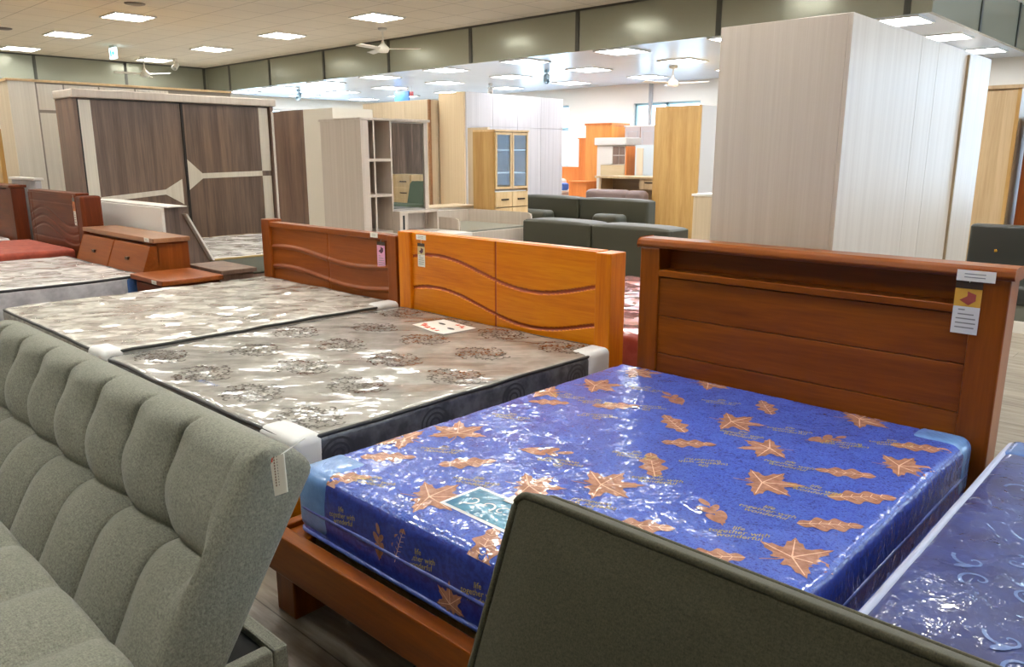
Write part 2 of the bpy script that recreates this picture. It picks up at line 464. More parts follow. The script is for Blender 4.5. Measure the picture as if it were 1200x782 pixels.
lower_cols = [-18.1, -16.4, -14.6, -12.75, -10.85, -8.95, -7.05, -5.2, -3.25]
ordn = ['leftmost', 'second from the left', 'third from the left', 'fourth from the left', 'fifth from the left', 'sixth from the left', 'seventh from the left', 'eighth from the left', 'rightmost']
L1 = None
for r, y in enumerate((9.82, 11.5, 13.35)):
    for i, x in enumerate(lower_cols):
        lb = 'white light under the lower ceiling, %s of the %s row' % (ordn[i], ('nearest', 'middle', 'farthest')[r])
        if L1 is None: L1 = make_light(lb, (x, y, HD), E_cool, .6, False, 'lights in the lower white ceiling')
        else: dup(L1, (x, y, HD), lb)

def make_fan(label, loc, drop, col, ang=0, group='ceiling fans'):
    x, y, z = loc
    t = thing('ceiling_fan', label, 'ceiling fan', loc, group)
    m = col
    MB().lathe(x, y, [(.03, z - .05), (.07, z - .03), (.075, z - .001)], 16).obj('canopy', m, t, smooth=True)
    MB().tube([(x, y, z - .03), (x, y, z - drop + .08)], .013).obj('rod', m, t, smooth=True)
    zz = z - drop
    MB().lathe(x, y, [(.02, zz - .06), (.08, zz - .055), (.1, zz - .02), (.1, zz + .02), (.07, zz + .05), (.03, zz + .09), (.018, zz + .13)], 18).obj('motor', m, t, smooth=True)
    for k in range(3):
        a = ang + k * 2 * PI / 3
        mb = MB(); d = Vector((math.cos(a), math.sin(a), 0)); e = Vector((-d.y, d.x, 0)); c = Vector((x, y, zz))
        pr = [(.09, .03), (.2, .055), (.6, .065), (.63, .05)]
        vs = []; n = len(pr)
        for dz in (-.003, .003):
            for rr, w in pr:
                vs.append(c + d * rr + e * w + Vector((0, 0, .012 + dz))); vs.append(c + d * rr - e * w + Vector((0, 0, -.012 + dz)))
        fs = []
        for i in range(n - 1):
            a0 = 2 * i
            fs.append((a0, a0 + 1, a0 + 3, a0 + 2)); b0 = a0 + 2 * n
            fs.append((b0 + 2, b0 + 3, b0 + 1, b0))
            fs.append((a0, a0 + 2, b0 + 2, b0)); fs.append((a0 + 1, b0 + 1, b0 + 3, a0 + 3))
        fs.append((0, 2 * n, 2 * n + 1, 1)); fs.append((2 * n - 2, 2 * n - 1, 4 * n - 1, 4 * n - 2))
        mb.add(vs, fs).obj('blade', m, t)
    return t
M_fan = plain('white fan enamel', 'e4e0d4', .35)
make_fan('white three-blade ceiling fan under the beige ceiling in front of the grey panels', (-11.04, 8.58, HC), .33, M_fan, .75)
make_fan('small ceiling fan high in the left corner below a light', (-17.9, 7.45, HC), .36, M_fan, .5)
make_fan('ceiling fan under the white lower ceiling near the far wall', (-7.6, 12.1, HD), .28, M_fan, .2)
make_fan('ceiling fan at the right edge above the tan wood panel', (-3.6, 12.9, HD), .2, M_fan, 1.1)

def spot(label, loc, mat, d=(.5, -.6, -.5)):
    x, y, z = loc; t = thing('spotlight', label, 'spotlight', loc, 'ceiling spotlights')
    MB().box(x - .03, x + .03, y - .03, y + .03, z - .05, z - .001).obj('bracket', mat, t)
    MB().tube([(x, y, z - .04), (x, y, z - .12)], .012).obj('arm', mat, t)
    p = Vector((x, y, z - .15)); dd = Vector(d).normalized()
    MB().tube([p - dd * .09, p - dd * .08, p + dd * .1, p + dd * .11], [.03, .055, .06, .05], 14).obj('lamp_head', mat, t, smooth=True)
M_spot = plain('teal grey spotlight', '93aab4', .4, .1)
spot('white spotlight on the left panel wall beside a ceiling light', (-17.8, 8.1, HC), M_fan)
spot('grey spotlight under the lower ceiling above the brown and cream wardrobe', (-16.6, 10.4, HD), M_spot)
spot('grey spotlight in the middle of the lower white ceiling', (-9.55, 11.05, HD), M_spot)
spot('small white spotlight above the light wood wardrobe edge', (-12.2, 12.3, HD), M_fan)
t = thing('hanging_sign', 'tiny blue and red sign hanging under the far lower ceiling', 'sign', (-14.3, 11.6, HD))
MB().box(-14.55, -14.05, 11.59, 11.61, HD - .3, HD - .1).obj('sign_panel', plain('sign blue', '3f7fc4', .5), t)
MB().box(-14.02, -13.92, 11.585, 11.615, HD - .22, HD - .12).obj('red_panel', plain('sign red', 'd04a4a', .5), t)
mb = MB()
for x in (-14.5, -14.1, -13.97): mb.tube([(x, 11.6, HD - .14), (x, 11.6, HD)], .006, 6)
mb.obj('hanger', M_metal, t)
# lit exit sign under the ceiling
t = thing('exit_sign', 'small lit green and white exit sign hanging under the left ceiling', 'exit sign', (-16.5, 6.3, HC))
MB().box(-16.62, -16.38, 6.28, 6.33, HC - .05, HC - .001).obj('mount', M_white_metal, t)
E_exit = emit('lit sign face', 'cdf2ff', 4); E_exitg = emit('lit sign green', '35c9a5', 3)
mb = MB().box(-16.64, -16.36, 6.285, 6.325, HC - .25, HC - .05, 0)
mb.box(-16.6, -16.53, 6.28, 6.284, HC - .21, HC - .09, 1).box(-16.5, -16.4, 6.28, 6.284, HC - .18, HC - .12, 1)
mb.obj('sign_panel', [E_exit, E_exitg], t)
for x, y, lb in ((-11.8, 4.87, 'round ceiling speaker near the top edge between two lights'), (-15.65, 4.25, 'dark round ceiling vent at the left picture edge')):
    single(MB().lathe(x, y, [(.1, HC - .02), (.13, HC - .012), (.14, HC - .001)], 20), 'ceiling_speaker', plain('ceiling speaker grey', '6c6257', .6), lb, 'ceiling speaker', (x, y, HC), smooth=True)

# ------------------------------------------------------------------ mattresses
def und(amp, f, seed=0, fine=0, ff=20):
    def fn(x, y):
        a = amp * noise.noise(Vector((x * f, y * f, seed)))
        if fine: a += fine * noise.noise(Vector((x * ff, y * ff, seed + 5)))
        return a
    return fn
def make_mattress(name, label, x0, x1, y0, y1, z0, z1, r, mats, ufn, group='display mattresses', step=.05, pip=None, pip_low=None, decals=None, sidewave=0):
    t = thing(name, label, 'mattress', ((x0 + x1) / 2, (y0 + y1) / 2, z0), group)
    def disp(w, n):
        if n.z > .3: w = w + Vector((0, 0, ufn(w.x, w.y) * min(1, (n.z - .3) / .5)))
        elif abs(n.z) < .3 and sidewave:
            w = w + n * sidewave * noise.noise(Vector((w.x * 5, w.y * 5, w.z * 9)))
        return w
    mb = MB().soft(x0, x1, y0, y1, z0, z1, r, step, 4, disp, 0, 1)
    def ztop(x, y):
        d = max(0, r - min(x - x0, x1 - x, y - y0, y1 - y)); d = min(d, r * .9)
        return z1 - r + math.sqrt(r * r - d * d) + ufn(x, y)
    if decals: decals(mb, ztop)
    cov = mb.obj('mattress_cover', mats, t, smooth=True)
    def ring(z, off, rad, wob=0):
        pts = []; rc = r * 1.1
        for cx, cy, a0 in ((x1 - rc, y1 - rc, 0), (x0 + rc, y1 - rc, 90), (x0 + rc, y0 + rc, 180), (x1 - rc, y0 + rc, 270)):
            for k in range(6):
                a = math.radians(a0 + 90 * k / 5)
                pts.append((cx + (rc + off) * math.cos(a), cy + (rc + off) * math.sin(a), z))
        out = []
        for i in range(len(pts)):
            p, q = Vector(pts[i]), Vector(pts[(i + 1) % len(pts)])
            n = max(1, int((q - p).length / .12))
            for j in range(n):
                u = p.lerp(q, j / n); u.z += ufn(min(max(u.x, x0), x1), min(max(u.y, y0), y1)) * wob
                out.append(u)
        return out
    if pip:
        MB().tube(ring(z1 - r * .32, -r * .22, pip[1], 1), pip[1], 8, True).obj('piping', pip[0], t, smooth=True)
    for (z, m, rad) in (pip_low or []):
        MB().tube(ring(z, -.001, rad), rad, 8, True).obj('piping', m, t, smooth=True)
    return t, ztop
def corner(t, cx, cy, sx, sy, lx, ly, z0, z1, r, mat, label=None, pad=.004):
    """protector hugging the corner at (cx, cy), reaching lx/ly into the mattress (signs sx, sy point outwards)"""
    xa, xb = sorted((cx + sx * pad, cx - sx * lx)); ya, yb = sorted((cy + sy * pad, cy - sy * ly))
    rr = r
    mb = MB()
    def disp(w, n):
        return w
    mb.soft(xa, xb, ya, yb, z0 - pad, z1 + pad, rr, .08, 4, disp)
    return mb.obj('corner_protector', mat, t, smooth=True, label=label)

# printed patterns -------------------------------------------------------
def leaf_maple(s):
    pts = []
    prof = [(0, 1.22), (5, .98), (9, .98), (14, .72), (22, .62), (28, .66), (36, .84), (42, .84), (50, 1.1), (56, .86), (63, .84), (70, .6), (78, .52), (86, .58),
            (93, .78), (99, .78), (106, 1.0), (112, .78), (119, .74), (128, .48), (140, .44), (150, .52), (158, .5), (166, .3), (180, .2)]
    for a, rr in prof: pts.append((math.radians(a), rr))
    full = pts + [(-a, rr) for a, rr in reversed(pts[1:-1])]
    return [(s * rr * math.cos(a), s * rr * math.sin(a)) for a, rr in full]
def leaf_oak(s):
    up = []
    for i in range(25):
        u = i / 24; w = .42 * math.sin(PI * u) ** .7 * (1 + .33 * math.sin(u * PI * 7)) * (1 - .25 * u) + .015
        up.append((s * (u * 2 - 1), s * w))
    return up + [(x, -y) for x, y in reversed(up)]
def ellipse(s, a, b, ox, oy, rot):
    return [(ox + s * (a * math.cos(q) * math.cos(rot) - b * math.sin(q) * math.sin(rot)), oy + s * (a * math.cos(q) * math.sin(rot) + b * math.sin(q) * math.cos(rot)))
            for q in [2 * PI * k / 14 for k in range(14)]]
class Printer:
    """puts flat print shapes into the cover's own mesh, on the cloth"""
    def __init__(s, mb, at, off=.0016): s.mb = mb; s.at = at; s.off = off
    def poly(s, pts, cx, cy, rot, mi, sy=1, lift=0, centre=(0, 0)):
        c, n = math.cos(rot), math.sin(rot)
        def P(x, y):
            y *= sy
            return s.at(cx + x * c - y * n, cy + x * n + y * c, s.off + lift)
        vs = [P(*centre)] + [P(centre[0] + (x - centre[0]) * .5, centre[1] + (y - centre[1]) * .5) for x, y in pts] + [P(x, y) for x, y in pts]; k = len(pts)
        fs = [(0, 1 + i, 1 + (i + 1) % k) for i in range(k)] + [(1 + i, 1 + k + i, 1 + k + (i + 1) % k, 1 + (i + 1) % k) for i in range(k)]
        s.mb.add(vs, fs, mi)
    def strip(s, pts, w, cx, cy, rot, mi, lift=0, taper=True):
        c, n = math.cos(rot), math.sin(rot); vs = []; k = len(pts)
        for i, (x, y) in enumerate(pts):
            a = pts[max(0, i - 1)]; b = pts[min(k - 1, i + 1)]
            dx, dy = b[0] - a[0], b[1] - a[1]; l = math.hypot(dx, dy) or 1
            ww = w * (1 - .75 * i / k if taper else 1)
            for sg in (1, -1):
                px, py = x - sg * dy / l * ww, y + sg * dx / l * ww
                vs.append(s.at(cx + px * c - py * n, cy + px * n + py * c, s.off + lift))
        s.mb.add(vs, [(2 * i, 2 * i + 1, 2 * i + 3, 2 * i + 2) for i in range(k - 1)], mi)
    def leaf(s, kind, cx, cy, size, rot, mi, mv, sy=1):
        if kind == 'M':
            s.poly(leaf_maple(size), cx, cy, rot, mi, sy)
            for a, l in ((0, 1.1), (50, .95), (-50, .95), (106, .85), (-106, .85)):
                q = math.radians(a)
                s.strip([(0, 0), (size * l * .5 * math.cos(q), size * l * .5 * math.sin(q) * sy), (size * l * math.cos(q), size * l * math.sin(q) * sy)], size * .022, cx, cy, rot, mv, .0006)
            s.strip([(0, 0), (-size * .4, size * .04), (-size * .8, size * .18)], size * .03, cx, cy, rot, mi)
        elif kind == 'O':
            s.poly(leaf_oak(size * 1.1), cx, cy, rot, mi, sy)
            s.strip([(-size * 1.1, 0), (0, size * .03), (size * 1.1, 0)], size * .02, cx, cy, rot, mv, .0006)
            for k in range(5):
                x = size * (-.7 + .32 * k)
                for sg in (1, -1):
                    s.strip([(x, 0), (x + size * .16, sg * size * .22)], size * .014, cx, cy, rot, mv, .0006)
        else:
            for ox, oy, a, r2 in ((-.55, .1, .42, .5), (-.35, -.16, .42, -.25), (.1, .2, .4, .8), (.25, -.12, .3, -.6), (.7, .12, .3, .3)):
                s.poly(ellipse(size, a, a * .48, size * ox, size * oy, r2), cx, cy, rot, mi, sy, centre=(size * ox, size * oy))
            s.strip([(-size * 1.05, 0), (-.3 * size, -.03 * size), (size * .8, .05 * size)], size * .03, cx, cy, rot, mi)
_tc = {}
def text_tris(txt):
    if txt not in _tc:
        cu = bpy.data.curves.new('t', 'FONT'); cu.body = txt; cu.size = 1; cu.shear = .3; cu.align_x = 'CENTER'; cu.resolution_u = 2; cu.offset = .004; cu.space_line = .8
        ob = bpy.data.objects.new('t', cu); C.objects.link(ob)
        dg = bpy.context.evaluated_depsgraph_get()
        me = bpy.data.meshes.new_from_object(ob.evaluated_get(dg))
        _tc[txt] = ([(v.co.x, v.co.y) for v in me.vertices], [tuple(p.vertices) for p in me.polygons])
        bpy.data.objects.remove(ob); bpy.data.curves.remove(cu); bpy.data.meshes.remove(me)
    return _tc[txt]
def put_text(pr, txt, cx, cy, size, rot, mi, lift=0):
    vs, fs = text_tris(txt); c, n = math.cos(rot), math.sin(rot)
    pr.mb.add([pr.at(cx + size * (x * c - y * n), cy + size * (x * n + y * c), pr.off + lift) for x, y in vs], fs, mi)
def spiral(s, turns, a0, hand=1):
    return [(s * (1 - k / 22) * math.cos(a0 + hand * turns * 2 * PI * k / 22) * (.3 + .7 * (1 - k / 22)), s * (1 - k / 22) * math.sin(a0 + hand * turns * 2 * PI * k / 22) * (.3 + .7 * (1 - k / 22))) for k in range(22)]

# ------------------------------------------------------------------ blue leaf mattress on the cherry bed
filmA = dict(facet=(25, (1, 1, 1), 0, .165, 2.6), scale=5.5, stretch=(1, 1, 1), rot=.6, strength=1, dist=.02, fine=(22, .14), sharp=.08, soft=.36, cr=.5, rough=.03)
M_blue = mottled('blue mottled mattress cloth', '0c2488', '3c62c4', 95, filmA, '1c3ba8', .6, 2)
M_leaf = mottled('orange brown leaf print', '98664e', 'b2816a', 40, filmA)
M_vein = mottled('pale leaf vein print', 'e0b090', 'ecc8ac', 40, filmA)
M_gold = mottled('gold lettering print', 'a2953c', 'bcae58', 40, filmA)
M_teal = mottled('teal label print', '2f7396', '4b93b0', 12, filmA)
M_whitefilm = mottled('white print under film', 'd9dde0', 'eef0f0', 12, filmA)
BX0, BX1, BY0, BY1, BZ0, BZ1 = -2.235, -.632, 1.30, 3.19, .272, .52
LEAVES = [('M', 697, 452), ('O', 643, 472), ('M', 628, 455), ('M', 745, 437), ('O', 722, 476), ('T', 640, 530), ('T', 790, 467), ('M', 830, 450), ('O', 790, 497),
          ('M', 857, 495), ('O', 898, 478), ('T', 970, 515), ('M', 902, 526), ('M', 1007, 492), ('O', 990, 555), ('M', 1065, 550), ('O', 1100, 530), ('M', 893, 566),
          ('O', 807, 520), ('O', 765, 545), ('M', 704, 568), ('T', 836, 600), ('O', 750, 617), ('M', 536, 508), ('O', 548, 543), ('O', 455, 536), ('M', 503, 583),
          ('M', 620, 570), ('O', 555, 648), ('O', 1025, 588), ('O', 993, 622), ('M', 940, 658), ('O', 833, 652), ('M', 462, 510), ('O', 372, 571)]
TEXTS = [(700, 470), (758, 455), (758, 480), (845, 470), (870, 508), (925, 503), (990, 524), (1045, 518), (925, 543), (955, 572), (900, 597), (825, 545), (745, 532),
         (690, 595), (865, 622), (655, 545), (520, 525), (440, 562), (560, 562), (480, 632), (1080, 570), (945, 475), (665, 463), (600, 487), (985, 640), (905, 690), (770, 560), (700, 490)]
# camera used to lay the print out (positions on the cloth, in metres)
F_, P_, Y_ = 915.0, math.radians(12.93), math.radians(-43.26)
Fv = Vector((math.sin(Y_) * math.cos(P_), math.cos(Y_) * math.cos(P_), -math.sin(P_)))
Rv = Vector((math.cos(Y_), -math.sin(Y_), 0)); Uv = Rv.cross(Fv)
CAMZ = 1.55
def ray(px, py): return Fv + Rv * ((px - 600) / F_) - Uv * ((py - 391) / F_)
def atz(px, py, z):
    d = ray(px, py); t = (z - CAMZ) / d.z
    return Vector((0, 0, CAMZ)) + d * t
def aty(px, py, y):
    d = ray(px, py); return Vector((0, 0, CAMZ)) + d * (y / d.y)
uB = und(.004, 3.2, 3, .0012, 14)
def blue_decals(mb, ztop):
    def at(x, y, off):
        x = min(max(x, BX0 + .008), BX1 - .008); y = min(max(y, BY0 + .008), BY1 - .008)
        return (x, y, ztop(x, y) + off)
    pr = Printer(mb, at); rnd = random.Random(4)
    for k, px, py in LEAVES:
        p = atz(px, py, BZ1)
        x = min(max(p.x, BX0 + .07), BX1 - .11); y = min(max(p.y, BY0 + .05), BY1 - .05)
        rot = rnd.choice([.75, .9, .6, 3.9, 3.7, 2.3]) + rnd.uniform(-.25, .25)
        pr.leaf(k, x, y, {'M': .108, 'O': .086, 'T': .09}[k] * rnd.uniform(.92, 1.1), rot, 2, 3)
    for i, (px, py) in enumerate(TEXTS):
        p = atz(px, py, BZ1)
        if not (BX0 + .07 < p.x < BX1 - .09 and BY0 + .07 < p.y < BY1 - .07): continue
        put_text(pr, 'life\ntogether with\nwonderful', p.x, p.y, .03, rnd.choice([.35, .5, .2, 3.5, 3.7]), 4)
    # teal label with its white border
    c = atz(565, 592, BZ1)
    a = -.02
    def rect(w, h): return [(-w, -h), (w, -h), (w, h), (-w, h)]
    pr.poly(rect(.15, .085), c.x + .05, c.y, a, 6, lift=.0008); pr.poly(rect(.138, .073), c.x + .05, c.y, a, 5, lift=.0014)
    for q in (-.09, -.03, .03, .09):
        pr.strip([(x + q, y) for x, y in spiral(.035, 1.1, q * 20)], .004, c.x + .05, c.y, a, 6, lift=.002)
    # print carried down the foot side
    def at2(x, z, off): return (x, BY0 - off, z)
    pf = Printer(mb, at2, .002)
    for k, px, py, rot in (('T', 445, 635, 1.5), ('M', 528, 712, 1.6), ('O', 468, 628, 1.2)):
        p = aty(px, py, BY0); pf.leaf(k, p.x, max(min(p.z, BZ1 - .09), BZ0 + .06), .06, rot, 2, 3)
    for px, py in ((400, 600), (490, 650), (560, 690)):
        p = aty(px, py, BY0); put_text(pf, 'life\ntogether with\nwonderful', p.x, max(min(p.z, BZ1 - .06), BZ0 + .08), .026, .2, 4)
M_blue_side_shaded = mottled('shade-darkened blue film side', '0e2280', '1c3aa2', 60, dict(scale=7, stretch=(1, 1, .5), strength=.5, dist=.03, fine=(24, .3)), None, .6, 3)  # side cloth darkened to carry the shade on the foot side
M_blue_pipe = mottled('blue film welt', '33489c', '4a62b8', 20, dict(scale=20, strength=.4, dist=.01))
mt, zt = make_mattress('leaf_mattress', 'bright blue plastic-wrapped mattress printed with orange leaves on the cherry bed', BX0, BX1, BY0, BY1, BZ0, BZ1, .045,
                   [M_blue, M_blue_side_shaded, M_leaf, M_vein, M_gold, M_teal, M_whitefilm], uB, decals=blue_decals, step=.04, pip_low=[(.385, M_blue_pipe, .007), (.30, M_blue_pipe, .007)], sidewave=.004)
corner(mt, BX0, BY0, -1, -1, .2, .2, .30, BZ1, .045, M_bluecorner, 'plain blue film corner cap')
corner(mt, BX1, BY1, 1, 1, .2, .16, .30, BZ1, .045, M_bluecorner, 'plain blue film corner cap')
# white card lying under the film near the teal label
p = atz(602, 588, BZ1)
MB().box(p.x - .02, p.x + .09, p.y - .025, p.y + .025, zt(p.x, p.y) + .004, zt(p.x, p.y) + .007).obj('label_card', M_paperwhite, mt)

# ------------------------------------------------------------------ beds
def relief(mb, x0, x1, z0, z1, yf, yb, dfn, nx, nz, mi=0, mi_groove=None):
    """panel facing -Y whose front is sunk by dfn(x,z)"""
    o = len(mb.v); w = nx + 1
    for j in range(nz + 1):
        for i in range(nx + 1):
            x = x0 + (x1 - x0) * i / nx; z = z0 + (z1 - z0) * j / nz
            mb.v.append((x, yf + dfn(x, z), z))
    for j in range(nz):
        for i in range(nx):
            q = (o + j * w + i, o + j * w + i + 1, o + (j + 1) * w + i + 1, o + (j + 1) * w + i)
            mb.f.append(list(q)); 
            g = 0
            if mi_groove is not None:
                x = x0 + (x1 - x0) * (i + .5) / nx; z = z0 + (z1 - z0) * (j + .5) / nz
                g = abs(dfn(x, z)) > .003
            mb.m.append(mi_groove if g else mi)
    mb.box(x0, x1, yf + .012, yb, z0, z1, mi)
    # rim between the relief and the backing
    for (xa, xb, za, zb) in ((x0, x1, z1 - .001, z1), (x0, x1, z0, z0 + .001), (x0, x0 + .001, z0, z1), (x1 - .001, x1, z0, z1)):
        mb.box(xa, xb, yf + .001, yf + .012, za, zb, mi)
def groove(d, w, depth):
    return depth * max(0, 1 - (d / w) ** 2)
def sticker(parent, x, z, w, h, y, rows=3):
    mb = MB().box(x - w / 2, x + w / 2, y - .0015, y, z - h / 2, z + h / 2)
    for k in range(2):
        mb.box(x - w * .3, x + w * .25, y - .002, y - .0015, z + h * (.12 - .3 * k), z + h * (.2 - .3 * k), 1)
    mb.obj('price_sticker', [M_paperwhite, M_ink_grey], parent)

# --- cherry bed (blue mattress)
t = thing('cherry_bed', 'cherry brown wooden bed with a slotted plank headboard under the blue leaf mattress', 'bed', (-1.37, 2.2, 0), 'display beds')
HY = 3.2; X0, X1 = -2.15, -.585
MB().prism('x', [(HY - .005, 1.112), (HY - .012, 1.125), (HY - .005, 1.145), (HY + .015, 1.155), (HY + .125, 1.155), (HY + .14, 1.14), (HY + .14, 1.112)], X0 - .012, X1 + .012).obj('top_rail', M_cherry, t, bevel=.004)
MB().box(X0, X0 + .108, HY, HY + .14, 0, 1.112).obj('headboard_post', M_cherry_v, t, bevel=.006)
MB().box(X1 - .115, X1, HY, HY + .14, 0, 1.112).obj('headboard_post', M_cherry_v, t, bevel=.006)
mb = MB()
xa, xb = X0 + .108, X1 - .115
mb.box(xa, xb, HY + .1, HY + .13, .3, 1.112)                # back of the slot
mb.box(xa, xb, HY + .0, HY + .1, .977, 1.008)               # ledge
for z0, z1 in ((.785, .973), (.597, .782), (.36, .594)):
    mb.box(xa, xb, HY + .012, HY + .1, z0, z1)
mb.box(xa, xb, HY + .02, HY + .1, .36, .98)
mb.obj('headboard_panel', M_cherry, t, bevel=.003)
MB().box(-2.31, -.58, 1.21, 1.265, .155, .305).obj('foot_rail', M_cherry, t, bevel=.006)
MB().box(-2.31, -2.27, 1.265, HY, .165, .3).obj('side_rail', M_cherry, t, bevel=.005)
MB().box(-.62, -.58, 1.265, HY, .165, .3).obj('side_rail', M_cherry, t, bevel=.005)
MB().box(-2.28, -2.165, 1.225, 1.36, 0, .28).obj('leg', M_cherry_v, t, bevel=.006)
MB().box(-.73, -.615, 1.225, 1.36, 0, .28).obj('leg', M_cherry_v, t, bevel=.006)
mb = MB()
for k in range(9): mb.box(-2.27, -.62, 1.32 + .21 * k, 1.43 + .21 * k, .245, .265)
mb.obj('bed_slats', M_oak, t)
sticker(t, -.695, 1.12, .125, .04, HY - .012)

# --- orange bed
t = thing('orange_bed', 'bright orange wooden bed with wave grooves in the headboard, beside the cherry bed', 'bed', (-3.3, 2.4, 0), 'display beds')
OY = 3.42; OX0, OX1 = -4.285, -2.47
MB().box(OX0, OX0 + .125, OY - .02, OY + .12, 0, 1.035).obj('headboard_post', M_orange_v, t, bevel=.006)
MB().box(OX1 - .105, OX1, OY - .02, OY + .12, 0, 1.03).obj('headboard_post', M_orange_v, t, bevel=.006)
ox0, ox1 = OX0 + .125, OX1 - .105; om = -3.36
def owave(x, base):
    u = (x - ox0) / (ox1 - ox0)
    return base + .068 * math.sin(u * 2 * PI * .95 + .62) - .012 * u + .004
def odep(x, z):
    d = min(abs(z - owave(x, .825)), abs(z - owave(x, .608)))
    return max(groove(d, .014, .007), groove(abs(x - om), .01, .007))
mb = MB(); relief(mb, ox0, ox1, .4, 1.03, OY, OY + .06, odep, 260, 110, 0, 1)
mb.obj('headboard_panel', [M_orange, M_groove_o], t, smooth=False)
MB().box(ox0, ox1, OY + .03, OY + .1, 1.0, 1.034).obj('top_rail', M_orange, t, bevel=.004)
MB().box(-4.27, -2.48, 1.36, 1.41, .15, .3).obj('foot_rail', M_orange, t, bevel=.006)
MB().box(-4.27, -4.23, 1.41, OY - .02, .16, .3).obj('side_rail', M_orange, t, bevel=.005)
MB().box(-2.52, -2.48, 1.41, OY - .02, .16, .3).obj('side_rail', M_orange, t, bevel=.005)
for x in (-4.25, -2.6): MB().box(x, x + .1, 1.38, 1.49, 0, .29).obj('leg', M_orange_v, t, bevel=.006)
sticker(t, -4.06, 1.005, .1, .034, OY - .0005)

# --- red brown bed
t = thing('brown_bed', 'red brown wooden bed with raised wave lines on the headboard, left of the orange bed', 'bed', (-5.25, 2.4, 0), 'display beds')
WY = 3.44; WX0, WX1 = -6.16, -4.33
MB().box(WX0, WX0 + .13, WY - .025, WY + .1, 0, 1.015).obj('headboard_post', M_red_brown_v, t, bevel=.006)
MB().box(WX1 - .1, WX1, WY - .025, WY + .1, 0, .995).obj('headboard_post', M_red_brown_v, t, bevel=.006)
wx0, wx1 = WX0 + .13, WX1 - .1
def wwave(x, base):
    u = (x - wx0) / (wx1 - wx0)
    return base + .03 * math.sin(u * 2 * PI * .95 + .5) - .012 * u
def wdep(x, z):
    d = min(abs(z - wwave(x, .77)), abs(z - wwave(x, .605)))
    return groove(abs(x + 5.2), .008, .006) - groove(d, .02, .013)
mb = MB(); relief(mb, wx0, wx1, .4, .96, WY, WY + .05, wdep, 240, 100)
mb.obj('headboard_panel', M_red_brown, t, smooth=True)
MB().box(wx0, wx1, WY - .02, WY + .07, .955, .995).obj('top_rail', M_red_brown, t, bevel=.004)
MB().box(-6.13, -4.33, 1.36, 1.41, .15, .3).obj('foot_rail', M_red_brown, t, bevel=.006)
for x in (-6.13, -4.37): MB().box(x, x + .04, 1.41, WY - .025, .16, .3).obj('side_rail', M_red_brown, t, bevel=.005)
for x in (-6.11, -4.46): MB().box(x, x + .1, 1.38, 1.49, 0, .29).obj('leg', M_red_brown_v, t, bevel=.006)
sticker(t, -4.58, .985, .085, .036, WY - .021)

# hanging price tags -----------------------------------------------------
def price_tag(label, x, z, w, h, y, top, low, pic, clear=True):
    t = thing('price_tag', label, 'price tag', (x, y, z - h / 2), 'price tags on the headboards')
    zt_, zb = z + h / 2, z - h / 2; zm = zb + h * .52
    MB().box(x - w / 2, x + w / 2, y - .002, y, zb, zm).obj('printed_panel', low, t)
    mb = MB().box(x - w / 2, x + w / 2, y - .002, y, zm, zb + h * .86)
    mb.obj('picture_panel', top, t)
    # product picture, a little bed
    mb = MB().prism('y', [(x - w * .3, zm + h * .12), (x - w * .02, zm + h * .2), (x + w * .3, zm + h * .12), (x + w * .05, zm + h * .03)], y - .0026, y - .0021, 0)
    mb.prism('y', [(x - w * .02, zm + h * .2), (x + w * .3, zm + h * .12), (x + w * .3, zm + h * .24), (x - w * .02, zm + h * .29)], y - .0026, y - .0021, 0)
    mb.obj('picture', pic, t)
    mb = MB()
    for k, (a, b) in enumerate(((-.3, -.05), (-.3, .3), (-.36, .38), (-.36, .4), (-.36, .36))):
        zz = zm - h * (.06 + .085 * k)
        mb.box(x + w * a, x + w * b, y - .0026, y - .0021, zz - h * .012, zz + h * .012)
    mb.obj('print_lines', M_ink_grey, t)
    MB().box(x - w * .5, x + w * .5, y - .0016, y - .0004, zb + h * .862, zt_).obj('header_sleeve', plain('clear brown sleeve', '4a3a30', .15), t)
    MB().tube([(x, y - .001, zt_ - .004), (x + .002, y - .002, zt_ + .03)], .0012, 6).obj('string', M_white_metal, t)
M_yellowtag = plain('yellow tag print', 'd9a63a', .5); M_pinktag = plain('pink tag print', 'dc9dbb', .5)
M_beigetag = plain('beige tag print', 'd8c48e', .5); M_picred = plain('picture red', '9c4638', .5); M_picdark = plain('picture plum', '4d2338', .5)
price_tag('yellow and white price tag with a bed picture hanging on the cherry headboard', -.715, 1.0, .088, .195, HY - .001, M_yellowtag, plain('tag white', 'dcdcd8', .5), M_picred)
price_tag('narrow beige and white price tag on the orange headboard', -4.06, .885, .072, .16, OY - .001, M_beigetag, M_paperwhite, M_picdark)
price_tag('pink price tag on the red brown headboard', -4.52, .845, .09, .19, WY - .008, M_pinktag, M_pinktag, M_picdark)

# --- grey brown satin mattress on the orange bed
filmB = dict(facet=(8, (.38, 2, 1), -.8, .17, 1.5), scale=3, stretch=(.35, 1.5, 1), rot=-.8, strength=1, dist=.02, fine=(7, .12), sharp=.08, soft=.35, cr=.2, rough=.06)
M_satin = mottled('grey satin mattress cloth', '85837b', 'a2a098', 7, filmB, None, .45, 3, .15)
M_satin_side = mottled('charcoal jacquard side', '3a3c40', '62656a', 11, dict(scale=9, strength=.3, dist=.02), None, .6, 3, .3)
M_scroll = mottled('dark scroll print', '4c4943', '68645c', 30, filmB)
M_blackpipe = plain('black welt', '1c1c1e', .5)
GX0, GX1, GY0, GY1, GZ0, GZ1 = -4.285, -2.455, 1.43, 3.39, .285, .512
uG = und(.008, 3.6, 9, .003, 11)
MED = [(365, 441), (385, 412), (350, 400), (430, 500), (340, 495), (550, 398), (562, 432), (500, 372), (520, 455), (300, 385), (455, 395), (265, 425), (175, 438), (470, 366), (640, 420), (240, 404), (330, 365)]
